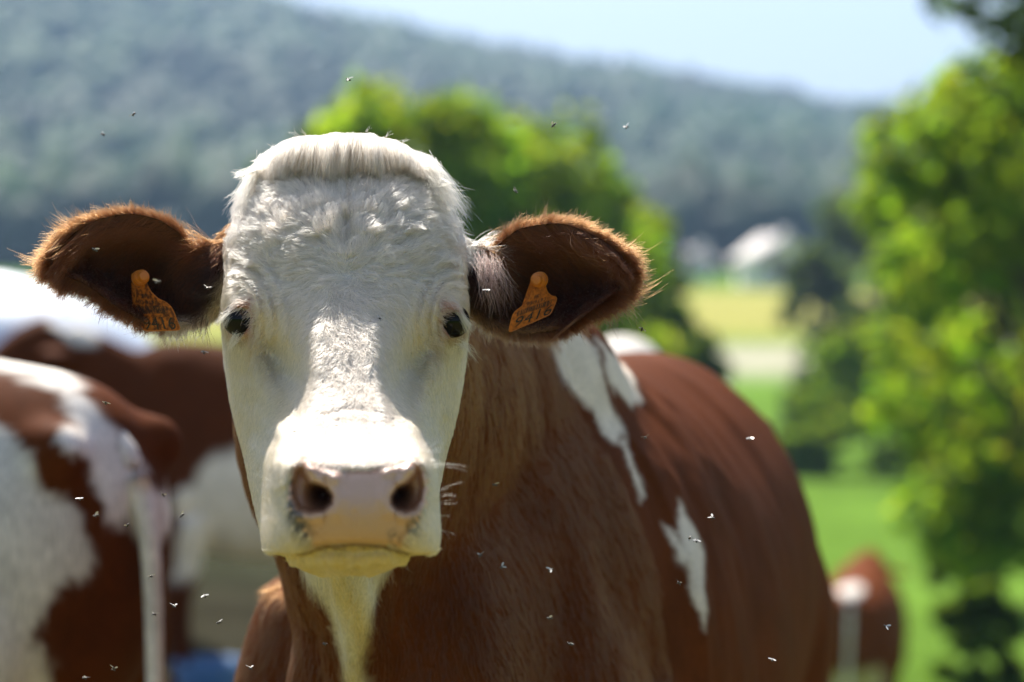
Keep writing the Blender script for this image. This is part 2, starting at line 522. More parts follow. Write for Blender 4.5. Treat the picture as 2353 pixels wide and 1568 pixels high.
    for (eu, ev, sg) in EYES:
        a, b = U - eu, V - ev
        r = -sg * .22
        aa = a * math.cos(r) + b * math.sin(r); bb = -a * math.sin(r) + b * math.cos(r)
        e = np.sqrt((aa / 21.5) ** 2 + (bb / 27.5) ** 2)
        m = 1 - smoothstep(.82, 1.08, e)
        eye_in = np.maximum(eye_in, m)
        lid = np.maximum(lid, np.exp(-.5 * ((e - 1.22) / .16) ** 2))
        disp -= .020 * m
        disp += .0050 * np.exp(-.5 * ((e - 1.3) / .2) ** 2)
    DD2 = DD - disp * front
    # lip lobes hang lower; mouth corners
    dv = 14 * smoothstep(55, 150, np.abs(du)) * np.exp(-((V - 1250) / 34) ** 2) * front
    V2 = V + dv
    Wd = P(U, V2, DD2)
    rows, cols = U.shape
    # normals
    gv = np.gradient(Wd, axis=0); gu = np.roll(Wd, -1, 1) - np.roll(Wd, 1, 1)
    N = np.cross(gu, gv); N /= np.maximum(np.linalg.norm(N, axis=-1, keepdims=True), 1e-9)
    if N[rows // 2, 0] @ FWD > 0: N = -N
    # ---------------- colour of the coat and bare skin
    nz = fbm(np.stack([U / 30, V / 30, 0 * U], -1), 1.0, 9)
    nz2 = fbm(np.stack([U / 9, V / 9, 0 * U], -1), 1.0, 21)
    C = np.ones(U.shape + (3,)) * WHITE
    C *= (1 + .05 * nz)[..., None]

    def mix(col, m):
        nonlocal C
        C = C * (1 - m[..., None]) + np.asarray(col) * m[..., None]
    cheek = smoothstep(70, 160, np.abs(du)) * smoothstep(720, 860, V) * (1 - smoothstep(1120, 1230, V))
    mix((.60, .49, .29), .80 * cheek * np.clip(.8 + .4 * nz, 0, 1))  # cheeks yellowed and darkened, part of their shading put into the fur colour
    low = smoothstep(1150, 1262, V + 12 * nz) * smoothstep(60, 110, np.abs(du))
    mix((.72, .55, .23), .62 * low)  # yellow of the lower sides: stained fur plus painted ground bounce
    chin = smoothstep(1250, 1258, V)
    mix((.70, .50, .14), .88 * chin * np.clip(.9 + .3 * nz, 0, 1))  # ochre chin: partly stain, partly warm light from the grass painted in
    # brown around the left cheek edge behind the ear, none elsewhere
    # pink skin round the eyes, tear streaks
    for (eu, ev, sg) in EYES:
        mix((.42, .17, .09), .75 * np.clip(G(eu + sg * 1, ev - 31, 22, 5, sg * .4) + .8 * G(eu - sg * 12, ev - 30, 6, 22, -sg * .5), 0, 1))
        mix((.50, .23, .15), .75 * np.clip(G(eu - sg * 16, ev + 30, 11, 11), 0, 1))
        mix((.46, .30, .13), .45 * np.clip(G(eu - sg * 28, ev + 62, 16, 26, sg * .3) * (1 + nz2), 0, 1))
        mix((.16, .11, .07), .55 * np.clip(G(eu + sg * 2, ev + 50, 16, 8) * (.4 + 1.6 * nz2), 0, 1))
    mix((.26, .10, .08), lid * .8)
    mix((.05, .02, .02), eye_in)
    skin = np.zeros_like(U)
    padn = 1 - smoothstep(-4, 5, sdp + 6 * nz2)
    padcol = lerp(np.array([.58, .36, .27]), np.array([.56, .31, .15]), smoothstep(1120, 1215, V)[..., None])
    C = C * (1 - padn[..., None]) + padcol * padn[..., None]
    skin = np.maximum(skin, padn)
    mix((.36, .17, .11), .55 * np.exp(-.5 * ((sdp + 2) / 7) ** 2) * (V < 1090))
    for poly, hole, sg in ((NOSTRIL_L, Zu(520, 690), -1), (NOSTRIL_R, Zu(1310, 690), 1)):
        sd = poly_sd(poly, U, V)
        ins = 1 - smoothstep(-12, 2, sd)
        mix((.30, .12, .055), .85 * ins)
        mix((.045, .012, .01), ins * np.clip(1.2 * G(hole[0], hole[1] - 6, 21, 22), 0, 1))
    for (a, b, s1, s2, rot) in ((240, 960, 60, 130, -.5), (330, 1080, 40, 70, -.5), (1530, 960, 35, 90, .4), (1450, 1040, 30, 40, 0), (1290, 1140, 40, 50, 0), (170, 720, 30, 130, 0)):
        z = Zu(a, b)
        mix((.055, .05, .048), .80 * np.clip(G(z[0], z[1], s1 * .211, s2 * .211, rot) * (.75 + 1.5 * nz2), 0, 1))
    for (a, b, s1, s2, rot) in ((430, 1110, 60, 90, 0), (1380, 1120, 40, 110, .2)):
        z = Zu(a, b)
        mix((.40, .18, .06), .55 * np.clip(G(z[0], z[1], s1 * .211, s2 * .211, rot) * (.7 + 1.1 * nz2), 0, 1))
    mix((.10, .045, .015), .9 * line([(690, 1262), (760, 1256), (815, 1252), (870, 1256), (935, 1262)], 3) * (np.abs(du) < 128))  # mouth line: shade under the upper lip painted dark
    wet = np.clip(skin + eye_in, 0, 1)
    # back of the head beyond the cheeks turns brown
    back = smoothstep(5.3, 6.2, KK)
    C = C * (1 - back[..., None]) + BROWN * back[..., None]
    # ---------------- mesh
    ii = np.arange(rows * cols).reshape(rows, cols)
    q = np.stack([ii[:-1], np.roll(ii, -1, 1)[:-1], np.roll(ii, -1, 1)[1:], ii[1:]], -1).reshape(-1, 4)
    top = P(np.array([790.]), np.array([339.]), np.array([2.622])); bot = P(np.array([812.]), np.array([1323.]), np.array([2.26]))
    verts = np.concatenate([Wd.reshape(-1, 3), top, bot])
    it, ib = rows * cols, rows * cols + 1
    t1 = np.stack([np.roll(ii[0], -1), ii[0], np.full(cols, it)], -1)
    t2 = np.stack([ii[-1], np.roll(ii[-1], -1), np.full(cols, ib)], -1)
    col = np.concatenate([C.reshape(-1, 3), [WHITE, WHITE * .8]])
    wetv = np.concatenate([wet.ravel(), [0, 0]])
    info = dict(W=Wd, N=N, C=C, U=U, V=V2, K=KK, wet=wet, eye=eye_in, front=front, pad=padn, du=du)
    return verts, [q, np.concatenate([t1, t2])], col, wetv, info


def sample_grid(info, n, weight, seed):
    """n random roots on the head's surface, by area times weight"""
    r = np.random.default_rng(seed)
    W = info['W']
    a = np.linalg.norm(np.cross(np.roll(W, -1, 1)[:-1] - W[:-1], W[1:] - W[:-1]), axis=-1)
    p = (a * weight[:-1]).ravel(); p /= p.sum()
    c = r.choice(p.size, n, p=p)
    rows, cols = W.shape[:2]
    i, j = c // cols, c % cols
    fi, fj = r.random(n)[:, None], r.random(n)[:, None]
    j2 = (j + 1) % cols

    def s(A):
        A = A if A.ndim == 3 else A[..., None]
        return (A[i, j] * (1 - fi) * (1 - fj) + A[i + 1, j] * fi * (1 - fj) + A[i, j2] * (1 - fi) * fj + A[i + 1, j2] * fi * fj)
    N = s(info['N']); N /= np.linalg.norm(N, axis=-1, keepdims=True)
    return s(W), N, s(info['C']), s(info['U'])[:, 0], s(info['V'])[:, 0], s(info['K'])[:, 0]


def px_dir(du, dv):
    return RIGHT * np.asarray(du)[..., None] - UP * np.asarray(dv)[..., None]


# ================================================================== cows: bodies
def tube(points, radii, n=20):
    """closed tube through points; radii (side, up)"""
    pts = np.asarray(points, float); m = len(pts)
    tan = np.gradient(pts, axis=0); tan /= np.linalg.norm(tan, axis=1, keepdims=True)
    verts = []
    th = np.arange(n) / n * 2 * math.pi
    for p, t, r in zip(pts, tan, radii):
        ra, rb = (r, r) if np.isscalar(r) else r
        ref = np.array([0, 0, 1.0]) if abs(t[2]) < .9 else np.array([1.0, 0, 0])
        s = np.cross(ref, t); s /= np.linalg.norm(s); w = np.cross(t, s)
        verts.append(p + np.cos(th)[:, None] * s * ra + np.sin(th)[:, None] * w * rb)
    V = np.concatenate(verts + [pts[:1], pts[-1:]])
    ii = np.arange(m * n).reshape(m, n)
    q = np.stack([ii[:-1], np.roll(ii, -1, 1)[:-1], np.roll(ii, -1, 1)[1:], ii[1:]], -1).reshape(-1, 4)
    a = np.stack([np.roll(ii[0], -1), ii[0], np.full(n, m * n)], -1)
    b = np.stack([ii[-1], np.roll(ii[-1], -1), np.full(n, m * n + 1)], -1)
    return V, [q, np.concatenate([a, b])]


def spline(points, radii, k=6):
    """refine a joint chain"""
    pts = np.asarray(points, float); r = np.array([(x, x) if np.isscalar(x) else x for x in radii], float)
    x = np.arange(len(pts)); xq = np.linspace(0, len(pts) - 1, (len(pts) - 1) * k + 1)
    return pchip(x, pts, xq), [tuple(q) for q in pchip(x, r, xq)]


def rings(stations, fn, n=48):
    th = np.arange(n) / n * 2 * math.pi
    V = [fn(s, th) for s in stations]; m = len(V)
    c0, c1 = V[0].mean(0, keepdims=True), V[-1].mean(0, keepdims=True)
    Vv = np.concatenate(V + [c0, c1])
    ii = np.arange(m * n).reshape(m, n)
    q = np.stack([ii[:-1], np.roll(ii, -1, 1)[:-1], np.roll(ii, -1, 1)[1:], ii[1:]], -1).reshape(-1, 4)
    a = np.stack([np.roll(ii[0], -1), ii[0], np.full(n, m * n)], -1)
    b = np.stack([ii[-1], np.roll(ii[-1], -1), np.full(n, m * n + 1)], -1)
    return Vv, [q, np.concatenate([a, b])]


#        x     top   bottom  half-width  top-narrowing
TORSO = [(-.90, 1.20, 1.02, .07, .2), (-.86, 1.30, .90, .14, .2), (-.78, 1.35, .80, .215, .25), (-.62, 1.375, .70, .265, .28), (-.45, 1.39, .66, .285, .20),
         (-.30, 1.385, .64, .295, .20), (-.12, 1.38, .60, .305, .22), (.10, 1.385, .57, .31, .24), (.30, 1.405, .58, .30, .30),
         (.48, 1.425, .62, .27, .46), (.60, 1.43, .65, .225, .48), (.72, 1.38, .68, .185, .42), (.84, 1.28, .74, .14, .30), (.92, 1.18, .82, .13, .2), (.96, 1.08, .92, .05, .1)]


def torso_piece():
    T = np.array(TORSO)
    xq = np.linspace(T[0, 0], T[-1, 0], 60)
    Q = pchip(T[:, 0], T[:, 1:], xq)

    def fn(k, th):
        top, bot, hw, nar = Q[k]
        c, s = np.cos(th), np.sin(th)
        zc = bot + (top - bot) * .47
        z = np.where(c > 0, zc + (top - zc) * np.abs(c) ** .80, zc - (zc - bot) * np.abs(c))
        y = hw * np.sign(s) * np.abs(s) ** .88 * (1 - nar * np.clip(c, 0, 1) ** 1.6)
        return np.stack([np.full_like(th, xq[k]), y, z], -1)
    return rings(range(60), fn)


def leg_pieces(wide=0.0):
    out = []
    for s in (1, -1):
        e = wide if s < 0 else 0.0
        out.append(tube(*spline([(.66, s * (.10 + e), 1.10), (.66, s * (.14 + e), .95), (.55, s * (.20 + e), .76), (.54, s * .175, .60), (.57, s * .165, .42), (.56, s * .16, .30), (.555, s * .16, .15), (.585, s * .16, .05), (.60, s * .16, .0)],
                                [(.09, .14), (.10, .15), (.09, .10), (.065, .075), (.055, .058), (.038, .042), (.046, .048), (.05, .056), (.055, .065)])))
        out.append(tube(*spline([(-.58, s * .14, 1.12), (-.60, s * .165, .95), (-.58, s * .175, .76), (-.66, s * .18, .60), (-.77, s * .165, .48), (-.76, s * .16, .32), (-.74, s * .16, .15), (-.71, s * .16, .05), (-.70, s * .16, .0)],
                                [(.10, .2), (.13, .22), (.10, .15), (.07, .09), (.05, .062), (.04, .045), (.046, .048), (.05, .056), (.055, .065)])))
        out.append(tube([(-.80, s * .10, 1.25), (-.86, s * .12, 1.24), (-.885, s * .115, 1.23)], [.05, .045, .025]))    # pins
    out.append(tube([(-.60, 0, .72), (-.50, 0, .60), (-.30, 0, .60), (-.2, 0, .68)], [(.10, .06), (.14, .12), (.13, .11), (.05, .05)]))  # udder
    return out


def merge(pieces, xf=None):
    V, F, off = [], [], 0
    for v, f in pieces:
        v = np.asarray(v, float)
        if xf is not None: v = xf(v)
        V.append(v)
        for q in f: F.append(np.asarray(q) + off)
        off += len(v)
    return np.concatenate(V), F


def remesh(V, F, voxel, smooth_it=6, name='tmp'):
    me = np_mesh(name, V, F)
    o = bpy.data.objects.new(name, me); COL.objects.link(o)
    bm = bmesh.new(); bm.from_mesh(me); bmesh.ops.recalc_face_normals(bm, faces=bm.faces); bm.to_mesh(me); bm.free()
    m = o.modifiers.new('r', 'REMESH'); m.mode = 'VOXEL'; m.voxel_size = voxel
    s = o.modifiers.new('s', 'SMOOTH'); s.factor = 0.5; s.iterations = smooth_it
    dg = bpy.context.evaluated_depsgraph_get(); dg.update()
    ev = o.evaluated_get(dg)
    em = ev.to_mesh()
    co = get_co(em); no = get_no(em)
    quads = np.array([tuple(p.vertices) for p in em.polygons if len(p.vertices) == 4], np.int32)
    tris = np.array([tuple(p.vertices) for p in em.polygons if len(p.vertices) == 3], np.int32)
    ev.to_mesh_clear()
    bpy.data.objects.remove(o, do_unlink=True); bpy.data.meshes.remove(me)
    return co, no, [f for f in (quads, tris) if len(f)]


def frame(loc, yaw, scale=1.0):
    c, s = math.cos(yaw), math.sin(yaw)
    R = np.array([[c, -s, 0], [s, c, 0], [0, 0, 1]])
    L = np.asarray(loc, float)
    return (lambda v: (np.asarray(v) * scale) @ R.T + L), (lambda w: ((np.asarray(w) - L) @ R) / scale)


# ------------------------------------------------------------------ main cow
MAIN_LOC, MAIN_YAW = (0.105, 3.62, 0.0), math.radians(-104.5)
_tw, _tl = frame(MAIN_LOC, MAIN_YAW, 1.035)
SLOPE = .045                                            # she stands facing slightly uphill


def to_w(v):
    v = np.array(v, float); v[:, 2] += SLOPE * np.minimum(v[:, 0] - .55, 0)
    return _tw(v)


def to_l(w):
    l = np.array(_tl(w)); l[..., 2] -= SLOPE * np.minimum(l[..., 0] - .55, 0)
    return l


cow = empty('cow', (MAIN_LOC[0], MAIN_LOC[1], 0.0))
tag(cow, 'white-faced brown cow with orange ear tags looking straight at the camera', 'cow', 'cows of the herd')
ORIG = np.array(cow.location)

hv, hf, hcol, hwet, HEAD = build_head()


def neck_piece():
    #        d     centre x   top   bottom  half-width
    N = np.array([(2.46, -.170, 1.52, 1.30, .075), (2.56, -.172, 1.60, 1.20, .112), (2.68, -.172, 1.605, 1.04, .135), (2.80, -.150, 1.585, .94, .155),
                  (2.92, -.105, 1.56, .86, .160), (3.06, -.035, 1.535, .80, .165), (3.22, .03, 1.485, .78, .165), (3.36, .06, 1.40, .78, .13)])
    dq = np.linspace(N[0, 0], N[-1, 0], 50)
    Q = pchip(N[:, 0], N[:, 1:], dq)

    def fn(k, th):
        x, top, bot, hw = Q[k]
        c, s = np.cos(th), np.sin(th)
        zc = lerp(bot, top, .62)
        z = np.where(c > 0, zc + (top - zc) * c, zc + (zc - bot) * c)
        w = np.where(c > 0, 1.0, (1 - .80 * np.clip(-c, 0, 1) ** 1.5))
        y = hw * np.sign(s) * np.abs(s) ** .85 * w + .006 * np.sin(z * 60 + dq[k] * 20) * (c < -.3)
        return np.stack([x + y, np.full_like(th, dq[k]), z], -1)
    return rings(range(50), fn)


EAR_L_TOP = [(600, 480), (540, 505), (497, 548), (452, 570), (402, 528), (348, 500), (300, 492), (243, 500), (190, 522), (150, 556), (126, 594), (122, 614)]
EAR_L_BOT = [(600, 690), (550, 716), (500, 722), (458, 742), (400, 750), (342, 742), (294, 720), (246, 690), (202, 658), (160, 638), (132, 626), (122, 614)]
EAR_R_TOP = [(985, 480), (1030, 505), (1085, 556), (1122, 570), (1200, 524), (1280, 514), (1362, 540), (1412, 572), (1440, 608), (1444, 628)]
EAR_R_BOT = [(985, 690), (1040, 712), (1085, 724), (1130, 748), (1210, 768), (1288, 758), (1370, 706), (1420, 668), (1440, 645), (1444, 628)]


def build_ear(top, bot, sg, ns=80, nt=44):
    top, bot = np.array(top, float), np.array(bot, float)

    def resample(p):
        L = np.concatenate([[0], np.cumsum(np.linalg.norm(np.diff(p, axis=0), axis=1))]); L /= L[-1]
        return pchip(L, p, np.linspace(0, 1, ns) ** .92)
    T, B = resample(top), resample(bot)
    s = np.linspace(0, 1, ns)[:, None]; t = np.linspace(0, 1, nt)[None, :]
    uv = T[:, None] * (1 - t[..., None]) + B[:, None] * t[..., None]
    db = 2.575 + (2.475 - 2.575) * smoothstep(0, .8, s)
    cup = .058 * smoothstep(.22, .5, s) * (1 - smoothstep(.72, 1.0, s)) + .004
    prof = (4 * t * (1 - t)) ** .75
    din = db + cup * prof - .014 * (1 - t) ** 3 * smoothstep(.25, .5, s) * (1 - smoothstep(.85, 1, s))
    tube_b = 1 - smoothstep(.16, .30, s)
    din = din - tube_b * .035 * np.sin(t * math.pi)
    dout = db + (cup * 1.0 + .010 + tube_b * .05) * np.maximum(prof, .0) ** .9 + .006
    I = P(uv[..., 0], uv[..., 1], din); O = P(uv[..., 0], uv[..., 1], dout)
    V = np.concatenate([I.reshape(-1, 3), O.reshape(-1, 3)])
    a = np.arange(ns * nt).reshape(ns, nt); b = a + ns * nt
    F = [np.stack([a[:-1, :-1], a[:-1, 1:], a[1:, 1:], a[1:, :-1]], -1).reshape(-1, 4),
         np.stack([b[:-1, :-1], b[1:, :-1], b[1:, 1:], b[:-1, 1:]], -1).reshape(-1, 4)]
    for k in (0, -1):
        F.append(np.stack([a[:-1, k], a[1:, k], b[1:, k], b[:-1, k]], -1))
    gs = np.gradient(I, axis=0); gt = np.gradient(I, axis=1)
    N = np.cross(gs, gt); N /= np.maximum(np.linalg.norm(N, axis=-1, keepdims=True), 1e-9)
    N *= np.where(N @ FWD > 0, -1, 1)[..., None]
    S = s + 0 * t; Tt = t + 0 * s
    nz = fbm(np.stack([uv[..., 0] / 40, uv[..., 1] / 40, 0 * S], -1), 1.0, 31)
    rim = np.clip(1 - Tt / .34 + .25 * nz, 0, 1)
    C = DARK * .8 + (BROWN * .95 - DARK * .8) * rim[..., None]  # sunlit upper band of the cup painted, brown fading to dark
    tipm = smoothstep(.80, .97, S)
    C = C * (1 - .8 * tipm[..., None]) + BROWN * .95 * .8 * tipm[..., None]
    edge = smoothstep(.84, .97, Tt)
    C = C * (1 - .5 * edge[..., None]) + BROWN * .6 * .5 * edge[..., None]
    if sg < 0:
        cr = smoothstep(.80, .95, Tt) * (1 - smoothstep(.30, .55, S)); stalk = 1 - smoothstep(.16, .24, S + .10 * (1 - Tt))
        creamc = np.array([.62, .46, .32])
        C = C * (1 - cr[..., None]) + creamc * cr[..., None]
        tanc = lerp(BROWN * 1.1, np.array([.55, .40, .26]), smoothstep(.35, .6, Tt)[..., None])
        C = C * (1 - stalk[..., None]) + tanc * stalk[..., None]
    else:
        thr = lerp(.23, .10, smoothstep(.22, .45, Tt))
        stalk = 1 - smoothstep(0, .05, S - thr)
        wc = lerp(WHITE, np.array([.42, .27, .14]), smoothstep(.35, .75, Tt)[..., None])
        C = C * (1 - stalk[..., None]) + wc * stalk[..., None]
        cr = smoothstep(.84, .96, Tt) * (1 - smoothstep(.35, .6, S)); C = C * (1 - .6 * cr[..., None]) + np.array([.45, .25, .12]) * .6 * cr[..., None]
    col = np.concatenate([(C * np.where(C.mean(-1, keepdims=True) < .12, .5, 1)).reshape(-1, 3), lerp(C, BROWN[None, None] * 1.2, .8).reshape(-1, 3)])  # dark skin halved so the strands over it read as rim-lit
    return V, F, col, dict(I=I, N=N, C=C, S=S, T=Tt, uv=uv, O=O)


earL = build_ear(EAR_L_TOP, EAR_L_BOT, -1)
earR = build_ear(EAR_R_TOP, EAR_R_BOT, 1)

tv, tf = merge([torso_piece()] + leg_pieces(.035), to_w)
nv, nf = neck_piece()
bV, bF = merge([(tv, tf), (nv, nf)])
bco, bno, bfaces = remesh(bV, bF, 0.011, 12)
# loose skin: folds down the throat, slack vertical creases on neck and shoulder, ribs
_f = bco[:, 0] + .174
_thr = np.exp(-(_f / .07) ** 2) * (1 - smoothstep(2.68, 2.80, bco[:, 1])) * smoothstep(1.0, 1.12, bco[:, 2]) * (bno[:, 1] < 0)
_nk = smoothstep(2.62, 2.75, bco[:, 1]) * (1 - smoothstep(3.3, 3.6, bco[:, 1])) * (bno[:, 1] < .2)
_st = fbm(np.stack([bco[:, 0] * 1.0, bco[:, 1] * .8, bco[:, 2] * .16], -1), 16, 301)
_rb = fbm(np.stack([to_l(bco)[:, 0], to_l(bco)[:, 1] * .2, to_l(bco)[:, 2] * .25], -1), 11, 302) * (to_l(bco)[:, 0] < .5)
bco = bco + bno * (.0045 * _thr * np.sin(_f * 210 + bco[:, 2] * 30) + .007 * _nk * _st + .006 * _rb)[:, None]


# white patches on her left shoulder and flank: (across the shoulder, height) in the cow's own frame
COAT_POLYS = [
    [(-0.057, 1.401), (-0.02, 1.416), (-0.011, 1.407), (0.001, 1.391), (0.01, 1.365), (0.018, 1.333), (0.032, 1.293), (0.041, 1.264), (0.053, 1.227), (0.058, 1.207), (0.053, 1.204), (0.045, 1.228), (0.036, 1.259), (0.031, 1.285), (0.026, 1.272), (0.014, 1.286), (-0.003, 1.308), (-0.021, 1.33), (-0.04, 1.357), (-0.051, 1.383)],
    [(0.0, 1.405), (0.021, 1.392), (0.057, 1.37), (0.06, 1.342), (0.069, 1.322), (0.053, 1.318), (0.033, 1.335), (0.019, 1.354), (0.011, 1.381)],  # gap to the patch before: shadow edge and brown line, both painted as coat
    [(0.107, 1.208), (0.113, 1.187), (0.129, 1.164), (0.137, 1.137), (0.137, 1.103), (0.136, 1.072), (0.132, 1.046), (0.124, 1.068), (0.117, 1.09), (0.113, 1.121), (0.099, 1.138), (0.086, 1.159), (0.078, 1.175), (0.095, 1.163), (0.104, 1.153), (0.103, 1.178)],
]


def main_coat(co):
    L = to_l(co)
    x, y, z = L[:, 0], L[:, 1], L[:, 2]
    n1 = fbm(co, 9, 41); n2 = fbm(co, 30, 43)
    C = np.ones((len(co), 3)) * BROWN * (1 + .10 * n1[:, None])

    def paint(m, col):
        nonlocal C
        C = C * (1 - m[:, None]) + np.asarray(col) * m[:, None]
    hh = y * .968 - x * .25
    jx, jz = hh + .004 * n2, z + .006 * n2 + .004 * n1
    left = (y > .02) & (x > -.35)
    for poly in COAT_MAIN:
        sd = poly_sd(poly, jx, jz)
        paint((1 - smoothstep(-.004, .004, sd)) * left, WHITE)
    # white throat running down the front of the dewlap
    wx = co[:, 0] + np.interp(co[:, 2], [1.08, 1.16, 1.26], [.173, .176, .188]); wd = co[:, 1]; wz = co[:, 2]
    halfw = np.interp(wz, [1.0, 1.10, 1.13, 1.18, 1.24, 1.29, 1.40], [.010, .012, .015, .028, .058, .080, .11])
    m = (1 - smoothstep(-.004, .006, np.abs(wx + .006 * n2) - halfw)) * (1 - smoothstep(2.74, 2.80, wd)) * (wz < 1.36)
    paint(m, lerp(np.array([.66, .58, .42]), np.array([.68, .53, .24]), np.exp(-((wx - .004 - .01 * np.sin(wz * 40)) / .014) ** 2)[:, None]) * (1 + .08 * n1[:, None]))
    # belly and lower legs white
    paint(1 - smoothstep(.52, .60, z + .05 * n1), WHITE * .95)
    return C


COAT_MAIN = COAT_POLYS
bcol = main_coat(bco)
V, F = merge([(hv, hf), (bco, bfaces), (earL[0], earL[1]), (earR[0], earR[1])])
me = np_mesh('cow_body', V - ORIG, F)
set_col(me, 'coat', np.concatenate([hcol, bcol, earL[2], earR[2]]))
set_float(me, 'wet', np.concatenate([hwet, np.zeros(len(bco) + len(earL[0]) + len(earR[0]))]))
cow_body = link_mesh('body', me, MAT_HEAD, cow)

# eyes
m_eye, nt, out = new_mat('eye')
b = nt.nodes.new('ShaderNodeBsdfPrincipled')
b.inputs['Base Color'].default_value = (.004, .003, .003, 1); b.inputs['Roughness'].default_value = .10; b.inputs['Specular IOR Level'].default_value = .2
nt.links.new(b.outputs['BSDF'], out.inputs['Surface'])


def uv_sphere(r, seg=32, rg=18, sc=(1, 1, 1)):
    bm = bmesh.new(); bmesh.ops.create_uvsphere(bm, u_segments=seg, v_segments=rg, radius=r)
    bmesh.ops.scale(bm, vec=sc, verts=bm.verts)
    me = bpy.data.meshes.new('sphere'); bm.to_mesh(me); bm.free()
    return me


for (eu, ev, sg) in EYES:
    g = np.hypot((HEAD['U'] - eu) / 21, (HEAD['V'] - ev) / 26.5)
    sel = (np.abs(g - 1.25) < .06) & (HEAD['front'] > .9)
    dl = np.median((HEAD['W'][sel] - CAMP) @ FWD)
    c = P(np.array(eu + sg * 2.0), np.array(float(ev)), np.array(dl + .0092))
    e = link_mesh('eye', uv_sphere(.0175), m_eye, cow)
    e.location = c - ORIG

# ------------------------------------------------------------------ coat of the head
NF = 150000
wgt = HEAD['front'] * (1 - np.clip(HEAD['wet'] * 1.6, 0, 1)) * (np.sum(HEAD['N'] * -FWD, -1) > -.35)
for (eu, ev, sg) in EYES:
    wgt = wgt * smoothstep(1.15, 1.45, np.hypot((HEAD['U'] - eu) / 21, (HEAD['V'] - ev) / 26.5))
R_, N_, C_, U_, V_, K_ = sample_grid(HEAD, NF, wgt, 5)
au, av = U_ - 800, V_ - 636
rad = np.hypot(au, av) + 1e-6
fu, fv = au / rad, av / rad
# above the whorl the hair fans up and out, below it runs down the nose and back over the cheeks
up = smoothstep(20, -20, av)
fu = np.where(av < 0, fu * 1.25, fu * .75 + np.sign(au) * .25 * smoothstep(40, 160, np.abs(au)))
fv = np.where(av < 0, fv * .8, fv + .35)
sw = fbm(np.stack([U_ / 70, V_ / 70, 0 * U_], -1), 1.0, 51); sw2 = vnoise(np.stack([U_ / 22, V_ / 22, 0 * U_], -1), 1.0, 57)
th = np.arctan2(fv, fu) + .45 * sw + .25 * sw2 + 1.2 * np.exp(-(rad / 28) ** 2)
Dv = px_dir(np.cos(th), np.sin(th))
Ln = np.interp(V_, [345, 480, 640, 700, 800, 950, 1040, 1200, 1300], [.018, .017, .015, .012, .0085, .0065, .0050, .0060, .0075])
Ln = Ln * np.where(np.abs(au) > 190, 1.15, 1.0)
pts = strands(R_, N_, Dv, Ln, k=5, lift=.42, curl=.12, seed=3)
hi = V_ < 655
pts[hi] = clump(pts[hi], .045, .66, 4)
pts[~hi] = clump(pts[~hi], .10, .28, 14)
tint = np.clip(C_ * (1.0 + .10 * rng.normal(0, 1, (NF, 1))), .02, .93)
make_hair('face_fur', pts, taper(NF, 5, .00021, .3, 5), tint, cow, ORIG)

# forelock: long strands thrown forward from the poll
NT = 20000
r = np.random.default_rng(77)
u0 = 785 + 205 * np.clip(r.normal(0, .52, NT), -1.02, 1.02)
apex = np.interp(u0, [560, 585, 610, 650, 700, 760, 850, 900, 945, 975, 1000], [425, 390, 366, 334, 314, 304, 304, 320, 346, 376, 408])
lay = r.random(NT)
endv = np.interp(u0, [560, 620, 660, 720, 760, 820, 870, 930, 985], [470, 416, 404, 404, 412, 420, 412, 400, 425])
nzt = vnoise(np.stack([u0 / 30, lay * 1.5, 0 * u0], -1), 1.0, 61); nzt2 = vnoise(np.stack([u0 / 9, lay * 5, 0 * u0], -1), 1.0, 62)
ue = u0 + (u0 - 825) * .30 * (1 - smoothstep(90, 190, np.abs(u0 - 790))) + 40 * nzt * (1 - .8 * smoothstep(110, 190, np.abs(u0 - 790))) + 16 * nzt2 + 9 * r.normal(0, 1, NT)
ve = lerp(apex + 40, endv + 14 * vnoise(np.stack([u0 / 45, 0 * u0, 0 * u0], -1), 1.0, 64), .22 + .78 * r.random(NT) ** .6) + 14 * nzt2 + 12 * nzt
lng = r.random(NT) < .16
ve = ve + lng * (6 + 20 * r.random(NT)); lay = np.where(lng, lay * .35, lay)
surf = np.interp(ve, [345, 365, 410, 480], [2.585, 2.548, 2.503, 2.466])          # skull under the strand's end
side = np.interp(np.abs(ue - 796), [0, 100, 165, 193, 210, 230, 260], [0, .003, .013, .025, .045, .07, .10])
A = P(lerp(u0, 790, .10) + 6 * r.normal(0, 1, NT), apex + 38, 2.615 + .02 * r.random(NT) + side * .4)
B_ = P(u0 + 8 * nzt, apex - 14 - 8 * lay, 2.590 - .010 * lay + side * .5)
Cc = P(lerp(u0, ue, .55) + 10 * nzt, apex - 4 + 30 * (1 - lay), lerp(2.540, 2.486, lay) + side * .7)
E = P(ue, ve, lerp(surf - .003, np.minimum(surf - .004, 2.484), lay ** 1.3) + side * lerp(1.0, .8, lay))
k = 8
t = np.linspace(0, 1, k)[None, :, None]
pts = (1 - t) ** 3 * A[:, None] + 3 * t * (1 - t) ** 2 * B_[:, None] + 3 * t * t * (1 - t) * Cc[:, None] + t ** 3 * E[:, None]
pts += .0016 * np.sin(t * 9 + r.random((NT, 1, 1)) * 6.28) * t * r.normal(0, 1, (NT, 1, 3))
pts = clump(pts, .035, .5, 9, 1.5)
tint = np.clip(lerp(np.array([.60, .44, .28]), np.array([.70, .57, .43]), lay[:, None]) * (1 + .10 * r.normal(0, 1, (NT, 1))), .05, .93)  # inner strands tanner: shade of the forelock's underside put into the tint
make_hair('forelock', pts, taper(NT, k, .00024, .25, 8), tint, cow, ORIG)


